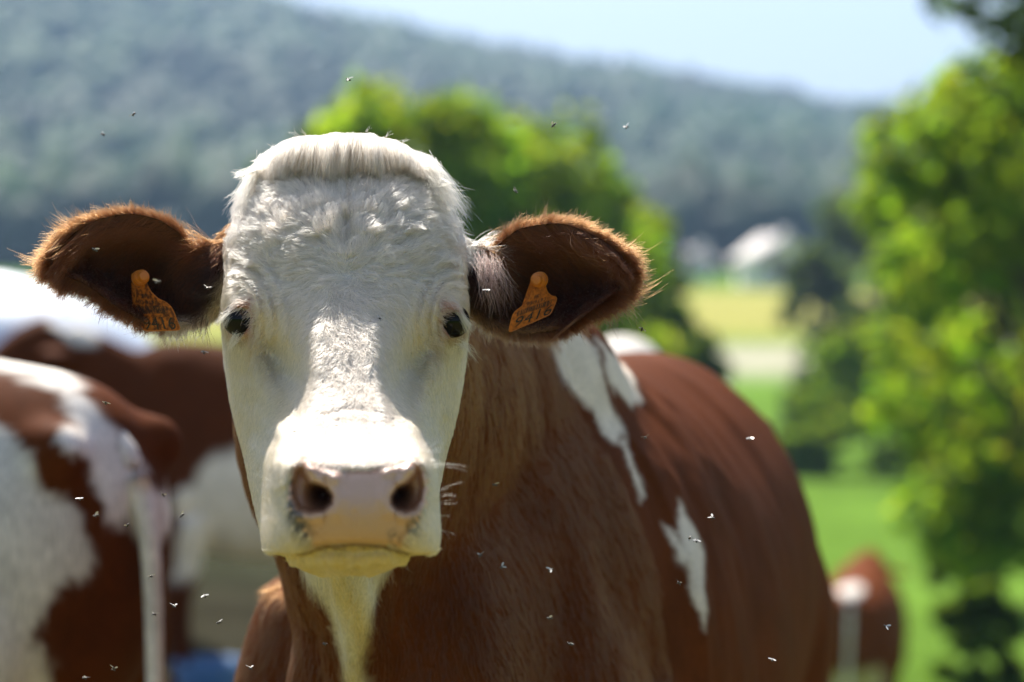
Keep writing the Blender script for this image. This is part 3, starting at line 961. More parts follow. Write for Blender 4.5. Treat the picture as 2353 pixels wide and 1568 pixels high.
def wisp(n, a, b_, c, spread, rad_, tint_, seed, name, k=8, end_spread=None):
    """a lock: n strands along a bent path a -> b -> c (u, v, d)"""
    r = np.random.default_rng(seed)
    a, b_, c = [np.array(q, float) for q in (a, b_, c)]
    es = end_spread if end_spread is not None else spread
    ja, jb, jc = [q + r.normal(0, 1, (n, 3)) * np.array([s_, s_, s_ * .0004]) for q, s_ in ((a, spread), (b_, (spread + es) / 2), (c, es))]
    t = np.linspace(0, 1, k)[None, :, None]
    q = (1 - t) ** 2 * ja[:, None] + 2 * t * (1 - t) * jb[:, None] + t * t * jc[:, None]
    pts = P(q[..., 0], q[..., 1], q[..., 2])
    tint = np.clip(np.array(tint_) * (1 + .1 * r.normal(0, 1, (n, 1))), .02, .93)
    return pts, taper(n, k, rad_, .25, seed), tint


lo = []
TW = (.80, .69, .54)
lo.append(wisp(190, (975, 378, 2.53), (1010, 400, 2.50), (1060, 488, 2.49), 12, .00017, TW, 1, 'w', end_spread=17))
lo.append(wisp(130, (985, 395, 2.52), (1000, 425, 2.50), (1034, 452, 2.49), 12, .00017, TW, 2, 'w', end_spread=18))
lo.append(wisp(170, (600, 385, 2.53), (568, 420, 2.51), (548, 486, 2.50), 13, .00017, TW, 3, 'w', end_spread=18))
lo.append(wisp(60, (596, 392, 2.52), (565, 398, 2.51), (543, 404, 2.51), 6, .00018, TW, 4, 'w', end_spread=6))
lo.append(wisp(60, (575, 420, 2.56), (552, 445, 2.56), (545, 470, 2.57), 6, .00018, TW, 5, 'w', end_spread=14))
for q, (a, c) in enumerate([((690, 318), (672, 302)), ((705, 312), (690, 298)), ((842, 305), (846, 296)), ((885, 316), (898, 300)), ((640, 345), (618, 332)), ((1030, 420), (1052, 425)), ((920, 330), (935, 322))]):
    lo.append(wisp(5, (a[0], a[1], 2.56), ((a[0] + c[0]) / 2, a[1] - 6, 2.55), (c[0], c[1], 2.55), 2, .00012, TW, 20 + q, 'w', end_spread=4))
make_hair('poll_wisps', np.concatenate([a[0] for a in lo]), np.concatenate([a[1] for a in lo]), np.concatenate([a[2] for a in lo]), cow, ORIG)

# eyelashes and long hairs of the lids
lo = []
for n, a, b_, c, sp, es in [(150, (560, 706), (535, 712), (508, 742), 6, 9), (70, (566, 704), (558, 716), (556, 728), 7, 6), (60, (545, 770), (535, 780), (532, 800), 8, 7),
                            (170, (1040, 706), (1058, 722), (1078, 755), 5, 8), (60, (1030, 708), (1036, 716), (1040, 724), 8, 5), (40, (1060, 790), (1070, 800), (1082, 815), 8, 12)]:
    lo.append(wisp(n, (*a, 2.445), (*b_, 2.44), (*c, 2.445), sp, .00018, (.80, .72, .60), n + a[0], 'w', end_spread=es))
for n, a, b_, c in [(14, (1052, 640), (1066, 625), (1058, 600)), (10, (1048, 690), (1064, 672), (1060, 650))]:
    lo.append(wisp(n, (*a, 2.46), (*b_, 2.45), (*c, 2.45), 5, .00016, (.8, .74, .62), n, 'w', end_spread=9))
make_hair('eyelashes', np.concatenate([a[0] for a in lo]), np.concatenate([a[1] for a in lo]), np.concatenate([a[2] for a in lo]), cow, ORIG)

# whiskers
lo = []
r = np.random.default_rng(5)
for (a, c, d) in [((975, 1045), (1000, 1008), 2.16), ((990, 1068), (1072, 1077), 2.18), ((985, 1060), (1030, 1062), 2.18), ((1003, 1130), (1052, 1120), 2.2), ((1003, 1145), (1040, 1135), 2.2), ((1004, 1155), (1045, 1156), 2.2),
                  ((1006, 1190), (1030, 1196), 2.2), ((1008, 1215), (1040, 1228), 2.2), ((625, 1110), (600, 1096), 2.2), ((622, 1150), (596, 1140), 2.2), ((622, 1190), (600, 1192), 2.2), ((930, 1290), (940, 1320), 2.2),
                  ((668, 1262), (664, 1305), 2.2), ((900, 1310), (905, 1350), 2.2), ((985, 1040), (1010, 1035), 2.16), ((970, 1030), (985, 1015), 2.16), ((640, 1245), (632, 1275), 2.2), ((1000, 1160), (1020, 1170), 2.2)]:
    lo.append(wisp(2, (*a, d), ((a[0] + c[0]) / 2, (a[1] + c[1]) / 2 - 4, d - .01), (*c, d - .015), 3, .00013, (.8, .78, .72), int(a[0] + c[1]), 'w', end_spread=7))
make_hair('whiskers', np.concatenate([a[0] for a in lo]), np.concatenate([a[1] for a in lo]), np.concatenate([a[2] for a in lo]), cow, ORIG)


# coat of the throat and neck, where it is near enough to show strands
r = np.random.default_rng(66)
sel = np.where((bco[:, 1] < 2.98) & (bno[:, 1] < .35) & (bco[:, 2] > 1.0))[0]
NB = 42000
i0 = r.choice(sel, NB)
root = bco[i0] + r.normal(0, .005, (NB, 3)); nn = bno[i0]
root = root - nn * np.sum((root - bco[i0]) * nn, -1, keepdims=True)
ccol = main_coat(root)
dv = np.array([0, .25, -1.0]) + .18 * np.stack([fbm(root, 20, 5), fbm(root, 20, 6), 0 * root[:, 0]], -1)
pts = clump(strands(root, nn, dv, np.full(NB, .022), k=4, lift=.12, seed=67), .12, .35, 68)
make_hair('neck_fur', pts, taper(NB, 4, .00026, .3, 69), np.clip(ccol * (1 + .16 * r.normal(0, 1, (NB, 1))), .004, .9), cow, ORIG)

# ------------------------------------------------------------------ coat of the ears
def ear_fur(E, sg, n_in, n_rim, seed):
    r = np.random.default_rng(seed)
    I, N, C, S, T, uv = (E[k] for k in ('I', 'N', 'C', 'S', 'T', 'uv'))
    ns, nt = S.shape
    area = np.linalg.norm(np.cross(I[1:, :-1] - I[:-1, :-1], I[:-1, 1:] - I[:-1, :-1]), axis=-1)
    p = area.ravel(); p = p / p.sum()
    c = r.choice(p.size, n_in, p=p); i, j = c // (nt - 1), c % (nt - 1)
    fi, fj = r.random(n_in)[:, None], r.random(n_in)[:, None]

    def s_(A):
        A = A if A.ndim == 3 else A[..., None]
        return A[i, j] * (1 - fi) * (1 - fj) + A[i + 1, j] * fi * (1 - fj) + A[i, j + 1] * (1 - fi) * fj + A[i + 1, j + 1] * fi * fj
    root, nn, cc = s_(I), s_(N), s_(C); ss, tt = s_(S)[:, 0], s_(T)[:, 0]
    nn /= np.linalg.norm(nn, axis=-1, keepdims=True)
    du = np.full(n_in, float(sg)); dv = np.where(tt < .45, -.30 + tt * 1.2, .25 + (tt - .45) * 2.0)
    dv = dv + .30 * fbm(root, 45, seed)
    st = ss < .2
    du = np.where(st, sg * .35, du); dv = np.where(st, .9, dv)
    L = np.where(st, .012, .022 + .014 * (tt < .4)) * (1 - .35 * smoothstep(.7, 1, ss))
    pa = strands(root, nn, px_dir(du, dv), L, k=6, lift=.62, curl=.3, seed=seed, droop=.14)
    ta = cc * np.exp(.45 * r.normal(0, 1, (n_in, 1)) + .35 * vnoise(root, 90, seed + 7)[:, None] + .15)
    # loose guard hairs standing out of the cup
    gsel = np.where((ss > .22) & ((tt < .5) | (r.random(n_in) < .35)))[0]
    gsel = gsel[r.random(len(gsel)) < .36]; ng = len(gsel)
    gd = px_dir(du[gsel] * (.5 + .5 * r.random(ng)), dv[gsel] + .35 * r.normal(0, 1, ng))
    pg = strands(root[gsel], nn[gsel], gd, np.where(tt[gsel] < .5, .030, .020), k=6, lift=1.15, curl=.45, seed=seed + 9, droop=.25)
    tg = lerp(DARK * 1.2, BROWN * 1.7, np.clip(1.1 - 1.5 * tt[gsel] + .3 * r.normal(0, 1, ng), .10, 1)[:, None])  # lighter near the upper edge, lit tips put into the tint
    # rim
    m = r.random(n_rim); e = r.random(n_rim) < .56
    si = np.clip(.14 + .86 * m ** .75, 0, .999) * (ns - 1); i0 = si.astype(int); f = (si - i0)[:, None]
    jt = np.where(e, 0, nt - 1)
    inn = I[i0, jt] * (1 - f) + I[np.minimum(i0 + 1, ns - 1), jt] * f
    outr = E['O'][i0, jt] * (1 - f) + E['O'][np.minimum(i0 + 1, ns - 1), jt] * f
    root2 = lerp(inn, outr, r.random((n_rim, 1)))
    tan = uv[np.minimum(i0 + 1, ns - 1), jt] - uv[np.maximum(i0 - 1, 0), jt]
    tan = tan / np.maximum(np.linalg.norm(tan, axis=1, keepdims=True), 1e-6)
    cen = np.stack([uv[int(ns * .55), :, 0].mean() + 0 * m, uv[int(ns * .55), :, 1].mean() + 0 * m], -1)
    outd = np.stack([tan[:, 1], -tan[:, 0]], -1)
    pos = uv[i0, jt]
    outd *= np.sign(np.sum(outd * (pos - cen), -1, keepdims=True))
    bl = np.where(e, .50, .85)[:, None]
    d2 = outd * bl + tan * (1.15 - bl)
    dv3 = px_dir(d2[:, 0], d2[:, 1]) + (-FWD) * r.normal(.12, .30, (n_rim, 1))
    L2 = (.012 + .008 * smoothstep(.5, .9, m)) * np.where(m < .12, .6, 1) * np.where(r.random(n_rim) < .15, 1.7, 1) * (1 + .3 * vnoise(root2, 60, seed + 8))
    nn2 = np.cross(dv3, px_dir(tan[:, 0], tan[:, 1])); nn2 /= np.maximum(np.linalg.norm(nn2, axis=1, keepdims=True), 1e-6)
    pb = strands(root2, nn2, dv3, L2, k=6, lift=.25, curl=.15, seed=seed + 1)
    c2 = C[i0, jt]
    orange = np.array([.135, .037, .010])
    tb = np.where((c2.mean(1) > .3)[:, None], c2, lerp(c2, orange, .75)) * np.exp(.30 * r.normal(0, 1, (n_rim, 1)))
    pts = np.concatenate([clump(pa, .04, .55, seed + 2), clump(pg, .08, .5, seed + 5), clump(pb, .06, .5, seed + 3)])
    tint = np.clip(np.concatenate([ta, tg, tb]), .006, .93)
    return pts, taper(len(pts), 6, .00022, .25, seed), tint


pl = ear_fur(earL[3], -1, 22000, 10000, 101)
pr = ear_fur(earR[3], 1, 22000, 10000, 202)
make_hair('ear_fur', *pl, cow, ORIG)
# the near ear's long curly strands at its root
ex = [wisp(24, (1098 + 10 * q, 588 + 2 * q, 2.52), (1105 + 14 * q, 640, 2.485), (1118 + 14 * q, 690 + (q % 3) * 18, 2.50), 10, .00020, (.30, .17, .15), 300 + q, 'w', end_spread=22) for q in range(5)]
make_hair('ear_fur', np.concatenate([pr[0][:, :, :]]), pr[1], pr[2], cow, ORIG)
make_hair('ear_tuft', np.concatenate([a[0] for a in ex]), np.concatenate([a[1] for a in ex]), np.concatenate([a[2] for a in ex]), cow, ORIG)


# ================================================================== the land
def drop(y):
    return np.interp(y, [-60, 5, 7, 10, 15, 25, 40, 60, 80, 130, 200, 260, 400, 600, 900, 1000, 1300, 2600],
                     [0, 0, -.25, -.9, -1.75, -2.6, -3.3, -3.6, -2.9, -.9, -.4, 1.0, 14, 40, 82, 86, 60, -20])


RIDGE_U = np.array([-9000, -3000, -1200, 0, 400, 650, 1000, 1230, 1500, 1700, 1850, 2000, 2353, 3200, 5000, 12000])
RIDGE_V = np.array([60, -240, -220, -150, -70, 18, 92, 142, 192, 226, 258, 268, 300, 330, 300, 260])


def ground_z(x, y):
    x = np.asarray(x, float); y = np.asarray(y, float)
    near = drop(np.minimum(y, 60)) * (.12 + .88 * smoothstep(-1.6, 1.9, x))
    far = drop(y)
    w = smoothstep(30, 70, y)
    z = near * (1 - w) + far * w
    # the wooded ridge: height follows its skyline
    uu = x / 900.0 * FPX + CU
    ridge = 1.55 + (597 - np.interp(uu, RIDGE_U, RIDGE_V)) / FPX * 900.0 - 11.0
    rise = smoothstep(230, 900, y) ** 1.15
    fall = 1 - .7 * smoothstep(1000, 2400, y)
    hill = ridge * rise * fall
    h = smoothstep(200, 300, y)
    z = z * (1 - h) + (-.4 * (1 - rise) + hill) * h
    p = np.stack([x, y, 0 * x], -1)
    z = z + .06 * fbm(p, .12, 71) * smoothstep(7, 14, y) + 2.2 * fbm(p, .012, 72) * smoothstep(280, 420, y)
    return z


def build_ground():
    xs = np.concatenate([-np.geomspace(3000, 8, 46), np.linspace(-7.5, 7.5, 41), np.geomspace(8, 3000, 46)])
    ys = np.concatenate([-np.geomspace(900, 4, 16), np.linspace(-3, 16, 58), np.geomspace(16.5, 3000, 120)])
    X, Y = np.meshgrid(xs, ys)
    Zz = ground_z(X, Y)
    Vv = np.stack([X, Y, Zz], -1).reshape(-1, 3)
    ii = np.arange(X.size).reshape(X.shape)
    q = np.stack([ii[:-1, :-1], ii[:-1, 1:], ii[1:, 1:], ii[1:, :-1]], -1).reshape(-1, 4)
    me = np_mesh('ground', Vv, q)
    co = Vv; x, y = co[:, 0], co[:, 1]
    n = fbm(np.stack([x, y, 0 * x], -1), .25, 81); n2 = fbm(np.stack([x, y, 0 * x], -1), .03, 82)
    lush = np.array([.10, .185, .026]); straw = np.array([.20, .175, .068]); mud = np.array([.036, .034, .026]); wood = np.array([.05, .085, .025])
    C = np.ones((len(x), 3)) * lush * (1 + .18 * n[:, None])
    hay = np.array([.30, .29, .085])

    def paint(m, c):
        nonlocal C
        C = C * (1 - m[:, None]) + c * m[:, None]
    worn = 1 - smoothstep(7.5, 10.5, np.hypot(x * .8, y - 3.5) + 1.2 * n)
    paint(.9 * worn, straw * (1 + .2 * n[:, None]))  # straw tone near the cows, added for its yellow bounce
    trk = np.exp(-(np.maximum(np.abs(y - 14 - .2 * x) - 4.0, 0) / 2.5) ** 2) * (1 - smoothstep(-.9, .9, x)) * (1 - smoothstep(-14, -30, -np.abs(x)))
    paint(np.clip(.95 * trk, 0, 1), mud * (1 + .25 * n[:, None]))
    paint(smoothstep(100, 112, y) * (1 - smoothstep(165, 180, y)), hay)
    paint(smoothstep(84, 90, y) * (1 - smoothstep(98, 104, y)), np.array([.36, .35, .26]))
    paint(smoothstep(235, 290, y + 20 * n2), wood)
    set_col(me, 'soil', C)
    m, nt, out = new_mat('meadow')
    b = nt.nodes.new('ShaderNodeBsdfPrincipled'); b.inputs['Roughness'].default_value = 1.0; b.inputs['Specular IOR Level'].default_value = 0.0
    at = nt.nodes.new('ShaderNodeAttribute'); at.attribute_name = 'soil'
    geo = nt.nodes.new('ShaderNodeNewGeometry')
    nz = nt.nodes.new('ShaderNodeTexNoise'); nz.inputs['Scale'].default_value = 3.0; nz.inputs['Detail'].default_value = 6
    nt.links.new(geo.outputs['Position'], nz.inputs['Vector'])
    mr = nt.nodes.new('ShaderNodeMapRange'); mr.inputs['From Min'].default_value = .3; mr.inputs['From Max'].default_value = .7; mr.inputs['To Min'].default_value = .72; mr.inputs['To Max'].default_value = 1.28
    nt.links.new(nz.outputs['Fac'], mr.inputs['Value'])
    vm = nt.nodes.new('ShaderNodeVectorMath'); vm.operation = 'SCALE'
    nt.links.new(at.outputs['Color'], vm.inputs[0]); nt.links.new(mr.outputs['Result'], vm.inputs['Scale'])
    nt.links.new(vm.outputs['Vector'], b.inputs['Base Color'])
    nz2 = nt.nodes.new('ShaderNodeTexNoise'); nz2.inputs['Scale'].default_value = 18; nz2.inputs['Detail'].default_value = 5
    nt.links.new(geo.outputs['Position'], nz2.inputs['Vector'])
    bp = nt.nodes.new('ShaderNodeBump'); bp.inputs['Strength'].default_value = .7; bp.inputs['Distance'].default_value = .06
    nt.links.new(nz2.outputs['Fac'], bp.inputs['Height']); nt.links.new(bp.outputs['Normal'], b.inputs['Normal'])
    nt.links.new(b.outputs['BSDF'], out.inputs['Surface'])
    g = link_mesh('ground', me, m)
    tag(g, kind='structure')


build_ground()


def leaf_mat(name, color, trans=.68):
    m, nt, out = new_mat(name)
    at = nt.nodes.new('ShaderNodeAttribute'); at.attribute_name = 'leaf'
    vm = nt.nodes.new('ShaderNodeVectorMath'); vm.operation = 'MULTIPLY'; vm.inputs[1].default_value = color
    nt.links.new(at.outputs['Color'], vm.inputs[0])
    d = nt.nodes.new('ShaderNodeBsdfPrincipled'); d.inputs['Roughness'].default_value = .65; d.inputs['Specular IOR Level'].default_value = .12
    tr = nt.nodes.new('ShaderNodeBsdfTranslucent')
    vt = nt.nodes.new('ShaderNodeVectorMath'); vt.operation = 'MULTIPLY'; vt.inputs[1].default_value = (1.45, 1.5, .5)
    nt.links.new(vm.outputs['Vector'], vt.inputs[0])
    nt.links.new(vm.outputs['Vector'], d.inputs['Base Color']); nt.links.new(vt.outputs['Vector'], tr.inputs['Color'])
    mx = nt.nodes.new('ShaderNodeMixShader'); mx.inputs['Fac'].default_value = trans
    nt.links.new(d.outputs['BSDF'], mx.inputs[1]); nt.links.new(tr.outputs['BSDF'], mx.inputs[2])
    nt.links.new(mx.outputs['Shader'], out.inputs['Surface'])
    return m


LEAF_BRIGHT = leaf_mat('leaf_bright', (.165, .235, .028))
LEAF_MID = leaf_mat('leaf_mid', (.085, .135, .024))
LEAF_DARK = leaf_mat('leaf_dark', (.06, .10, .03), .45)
LEAF_GREY = leaf_mat('leaf_grey', (.080, .115, .045))
BARK = simple_mat('bark', (.12, .09, .06), .9, .1, var=.35, scale=5, bump=.8, bscale=14)


def leaves(centers, radii, n, size, seed):
    """leaf-sized faces through clumps; each a folded pair of triangles"""
    r = np.random.default_rng(seed)
    centers = np.asarray(centers, float); radii = np.asarray(radii, float)
    p = radii ** 2.2; p = p / p.sum()
    k = r.choice(len(centers), n, p=p)
    dv = r.normal(0, 1, (n, 3)); dv /= np.linalg.norm(dv, axis=1, keepdims=True)
    rad = radii[k] * (.35 + .65 * r.random(n) ** .45)
    c = centers[k] + dv * rad[:, None] * np.array([1, 1, .8])
    c += .25 * radii[k][:, None] * r.normal(0, 1, (n, 3)) * .4
    nn = dv * .6 + r.normal(0, .7, (n, 3)) + np.array([0, 0, .5]); nn /= np.linalg.norm(nn, axis=1, keepdims=True)
    a = np.cross(nn, r.normal(0, 1, (n, 3))); a /= np.linalg.norm(a, axis=1, keepdims=True)
    b = np.cross(nn, a)
    s = (size * (.6 + .8 * r.random(n)))[:, None]
    V = np.stack([c - a * s, c + b * s * .5 + nn * s * .12, c + a * s, c - b * s * .5 + nn * s * .12], 1).reshape(-1, 3)
    i = np.arange(n)[:, None] * 4
    F = np.concatenate([i + np.array([[0, 1, 2]]), i + np.array([[0, 2, 3]])])
    tone = (1 + .35 * r.normal(0, 1, n) * .6 + .25 * vnoise(centers[k], .9, seed))[:, None]
    hue = np.stack([1 + .18 * r.normal(0, 1, n), np.ones(n), 1 + .2 * r.normal(0, 1, n)], -1)
    col = np.clip(tone * hue, .25, 2.0)
    return V, F, np.repeat(col, 4, 0)


def tree(name, label, cat, base, height, spread, n_leaf, size, mat, seed, crown_lo=.25, group=None, trunk_r=None, clumps=56, shift=(0, 0)):
    r = np.random.default_rng(seed)
    base = np.asarray(base, float)
    root = empty(name, base)
    tag(root, label, cat, group)
    tr = trunk_r or height * .022
    top = np.array([shift[0] * .6, shift[1] * .6, height * .80])
    tp = [np.array([0, 0, -.3]), np.array([.02 * height * r.normal(), .02 * height * r.normal(), height * .25]), top * .7 + np.array([0, 0, .0]), top]
    tp[2][2] = height * .55
    pieces = [tube(*spline(tp, [tr * 1.25, tr, tr * .6, tr * .12], 5), n=10)]
    cs, rs = [], []
    for k in range(clumps):
        a = r.random() * 6.283; h = crown_lo + (1 - crown_lo) * r.random() ** .85
        q = (h - crown_lo) / (1 - crown_lo)
        wid = spread * (.35 + .75 * math.sin(min(1, q * .92 + .12) * math.pi) ** .7)
        rr = wid * (.25 + .75 * math.sqrt(r.random()))
        c = np.array([math.cos(a) * rr + shift[0] * (.5 + .5 * q), math.sin(a) * rr + shift[1] * q, h * height * .93])
        cs.append(c); rs.append(spread * (.17 + .20 * r.random()))
        if k % 4 == 0:
            z0 = height * (.18 + .45 * h * r.random())
            st = np.array([tp[1][0] * .6, tp[1][1] * .6, z0]) + shift[0] * np.array([.3 * q, 0, 0])
            mid = lerp(st, c, .5) + np.array([0, 0, .06 * height])
            pieces.append(tube(*spline([st, mid, c], [tr * .42, tr * .25, tr * .07], 4), n=7))
    V, F = merge(pieces)
    link_mesh('trunk', np_mesh('trunk', V, F), BARK, root)
    V, F, col = leaves(cs, rs, n_leaf, size, seed + 5)
    me = np_mesh('crown', V, F); set_col(me, 'leaf', col)
    c = link_mesh('crown', me, mat, root, smooth=False); c['kind'] = 'stuff'
    return root


def at(u, d):
    x = (u - CU) / FPX * d
    return np.array([x, d, float(ground_z(x, d))])


def z_at(v, d):
    return CAMZ + (597 - v) / FPX * d


TREES = [
    # name, label, cat, u, d, v_top, spread(m), leaves, leaf size, material, crown_lo, seed
    ('leafy_tree', 'tall bright green tree right behind the front cow\'s forehead', 'tree', 960, 38, 190, 2.0, 4500, .17, LEAF_BRIGHT, .22, 1),
    ('leafy_tree', 'bright green tree rising just right of the front cow\'s forelock', 'tree', 1240, 40, 236, 1.9, 4200, .17, LEAF_BRIGHT, .2, 2),
    ('leafy_tree', 'smaller bright green tree peeking out left of the front cow\'s forelock', 'tree', 735, 44, 262, 1.15, 3500, .17, LEAF_MID, .2, 3),
    ('leafy_tree', 'green tree directly above the front cow\'s right-hand ear', 'tree', 1440, 46, 380, 1.15, 3500, .17, LEAF_MID, .15, 4),
    ('leafy_tree', 'big bright green tree filling the upper right edge of the picture', 'tree', 2430, 23, -60, 1.70, 10000, .11, LEAF_BRIGHT, .22, 5),
    ('leafy_tree', 'yellow-green tree standing left of the big tree on the right', 'tree', 2260, 31, 170, 1.25, 6500, .13, LEAF_BRIGHT, .40, 6),
    ('leafy_tree', 'dark tree whose shaded branches hang into the top right corner', 'tree', 2790, 17, -420, 1.1, 2900, .09, LEAF_DARK, .82, 7),  # dark leaf colour carries the shade on these branches
]
for (nm, lb, ct, u, d, vt, sp, nl, sz, mt, lo_, sd) in TREES:
    base = at(u, d); h = z_at(vt, d) - base[2]
    tree(nm, lb, ct, base, h, sp, nl, sz, mt, 400 + sd, crown_lo=lo_, shift=((-1.15, 0) if sd == 7 else (0, 0)), group='trees beyond the pasture')
BUSHES = [
    ('shrub', 'dark green shrub just right of the tip of the right-hand ear', 1530, 52, 560, .85, LEAF_MID),
    ('shrub', 'dark round shrub behind the white cow peeking over the brown back', 1590, 48, 700, .75, LEAF_DARK),
    ('shrub', 'grey-green tall bush right beside the far white house', 1960, 100, 440, 2.4, LEAF_GREY),
    ('shrub', 'grey-green bush in front of the dark gap below the big right tree', 1870, 92, 560, 1.3, LEAF_GREY),
    ('shrub', 'dark-leaved bush standing in for the shaded gap of the hedge on the right', 2040, 64, 600, 1.3, LEAF_DARK),  # added dark leaves paint the shade of the hedge gap
    ('shrub', 'large bright yellow-green bush at the far edge of the pasture', 2000, 58, 730, 1.45, LEAF_BRIGHT),
    ('shrub', 'bright yellow-green bush right of the largest pasture-edge bush', 2210, 56, 700, 1.45, LEAF_BRIGHT),
    ('shrub', 'low bright bush at the left end of the pasture-edge hedge', 1870, 57, 975, .75, LEAF_BRIGHT),
    ('shrub', 'dark low bush behind the left end of the pasture-edge hedge', 1850, 63, 850, .7, LEAF_DARK),
    ('shrub', 'olive bush at the far right end of the pasture-edge hedge', 2350, 52, 760, 1.3, LEAF_MID),
    ('shrub', 'dark green shrub standing alone in the pasture on the right', 2210, 30, 1130, .42, LEAF_MID),
    ('shrub', 'low dark shrub in the pasture just right of the distant cow', 2250, 19, 1330, .30, LEAF_MID),
]
for q, (nm, lb, u, d, vt, sp, mt) in enumerate(BUSHES):
    base = at(u, d); h = max(z_at(vt, d) - base[2], .8)
    tree(nm, lb, 'shrub', base, h, sp, 4200, .04 + .0019 * d, mt, 500 + q, crown_lo=.10, group='shrubs along the pasture', clumps=34, trunk_r=.06)


# ------------------------------------------------------------------ wooded hill: one mass nobody could count
def forest():
    r = np.random.default_rng(909)
    bm = bmesh.new(); bmesh.ops.create_icosphere(bm, subdivisions=1, radius=1.0)
    tv = np.array([v.co for v in bm.verts]); tfc = np.array([[v.index for v in f.verts] for f in bm.faces]); bm.free()
    n = 8500
    y = np.sqrt(r.uniform(265 ** 2, 985 ** 2, n)); x = y * r.uniform(-.30, .32, n)
    z = ground_z(x, y)
    s = r.uniform(3.2, 6.2, n)
    nv_ = len(tv)
    jit = 1 + .22 * r.normal(0, 1, (n, nv_, 1))
    V = tv[None] * jit * s[:, None, None] * np.array([1, 1, 1.15]) + np.stack([x, y, z + s * .75], -1)[:, None]
    F = tfc[None] + (np.arange(n) * nv_)[:, None, None]
    p = np.stack([x, y, 0 * x], -1)
    band = fbm(p, .008, 91); sm = r.normal(0, 1, n)
    base = np.array([.022, .078, .022])
    col = base * (1 + .25 * band + .10 * sm)[:, None] * np.stack([1 + .25 * vnoise(p, .02, 92), np.ones(n), np.ones(n)], -1)
    con = (vnoise(p, .015, 93) > .35)
    col[con] *= np.array([.45, .55, .75])
    me = np_mesh('forest', V.reshape(-1, 3), F.reshape(-1, 3))
    set_col(me, 'leaf', np.clip(np.repeat(col, nv_, 0), .004, .4))
    o = link_mesh('forest', me, leaf_mat('leaf_forest', (1, 1, 1), .45), None, smooth=False)
    tag(o, 'wooded hillside covered in dense green forest', 'forest', kind='stuff')


forest()

# ------------------------------------------------------------------ far house
WALL = simple_mat('render_white', (.80, .77, .72), .85, .2, var=.05, scale=.6)
ROOF = simple_mat('roof_tile', (.60, .56, .54), .8, .2, var=.2, scale=2)  # lightened tone, sun on the roof put into the colour
ROOF_GREY = simple_mat('roof_slate', (.20, .18, .18), .8, .2, var=.2, scale=2)
GLASS = simple_mat('window_glass', (.05, .06, .07), .1, .5)
WOODB = simple_mat('door_wood', (.16, .09, .05), .7, .2, var=.2)


def box(x0, x1, y0, y1, z0, z1):
    v = np.array([(x, y, z) for z in (z0, z1) for x, y in ((x0, y0), (x1, y0), (x1, y1), (x0, y1))], float)
    f = np.array([(0, 3, 2, 1), (4, 5, 6, 7), (0, 1, 5, 4), (1, 2, 6, 5), (2, 3, 7, 6), (3, 0, 4, 7)])
    return v, [f]


def house(label, u, d, w, dep, h, roof_h, yaw, roof_mat):
    base = at(u, d); root = empty('house', base, yaw)
    tag(root, label, 'house', 'houses in the valley')
    hw, hd = w / 2, dep / 2
    v = np.array([(-hw, -hd, -1), (hw, -hd, -1), (hw, hd, -1), (-hw, hd, -1), (-hw, -hd, h), (hw, -hd, h), (hw, hd, h), (-hw, hd, h), (0, -hd, h + roof_h), (0, hd, h + roof_h)], float)
    link_mesh('wall', np_mesh('wall', v, [np.array([(0, 1, 5, 4), (1, 2, 6, 5), (2, 3, 7, 6), (3, 0, 4, 7)]), np.array([(4, 5, 8), (6, 7, 9)])]), WALL, root, False)
    e = .5; sl = roof_h / hw
    for s in (-1, 1):
        a = np.array([(0, -hd - e, h + roof_h + .04), (s * (hw + e), -hd - e, h - sl * e + .04), (s * (hw + e), hd + e, h - sl * e + .04), (0, hd + e, h + roof_h + .04)])
        vv = np.concatenate([a, a + np.array([0, 0, .18])])
        f = np.array([(0, 1, 2, 3), (4, 7, 6, 5), (0, 4, 5, 1), (1, 5, 6, 2), (2, 6, 7, 3), (3, 7, 4, 0)])
        link_mesh('roof', np_mesh('roof', vv, f), roof_mat, root, False)
    V, F = box(hw * .35, hw * .35 + .6, .2, .8, h + roof_h * .4, h + roof_h + .7); link_mesh('chimney', np_mesh('chimney', V, F), WALL, root, False)
    for q, (x, z) in enumerate([(-hw * .55, 1.0), (hw * .55, 1.0), (-hw * .5, 3.4), (hw * .5, 3.4), (0, 3.4)]):
        if z + 1.2 > h: continue
        V, F = box(x - .5, x + .5, -hd - .05, -hd + .05, z, z + 1.25)
        wd = link_mesh('window', np_mesh('window', V, F), WOODB, root, False)
        for s in (-1, 1):
            V, F = box(x + s * .24 - .19, x + s * .24 + .19, -hd - .08, -hd - .03, z + .1, z + 1.15)
            link_mesh('pane', np_mesh('pane', V, F), GLASS, wd, False)
    V, F = box(-.5, .5, -hd - .06, -hd + .05, 0, 2.1); link_mesh('door', np_mesh('door', V, F), WOODB, root, False)


house('white gabled house far off in the valley', 1778, 185, 4.0, 7.0, 2.2, 1.5, math.radians(10), ROOF)
house('small grey-roofed house half hidden by trees left of the white house', 1590, 215, 2.6, 4.0, 1.5, 1.0, math.radians(-30), ROOF_GREY)

# ------------------------------------------------------------------ water tank on wheels, left
GALV = simple_mat('galvanised_steel', (.72, .76, .82), .38, .5, metallic=.55, var=.08, scale=5)
STEEL = simple_mat('painted_steel', (.10, .16, .24), .5, .4, var=.1)
RUBBER = simple_mat('rubber', (.03, .03, .03), .85, .2, var=.2)
BLUE = simple_mat('blue_plastic', (.08, .20, .42), .4, .5, var=.08)


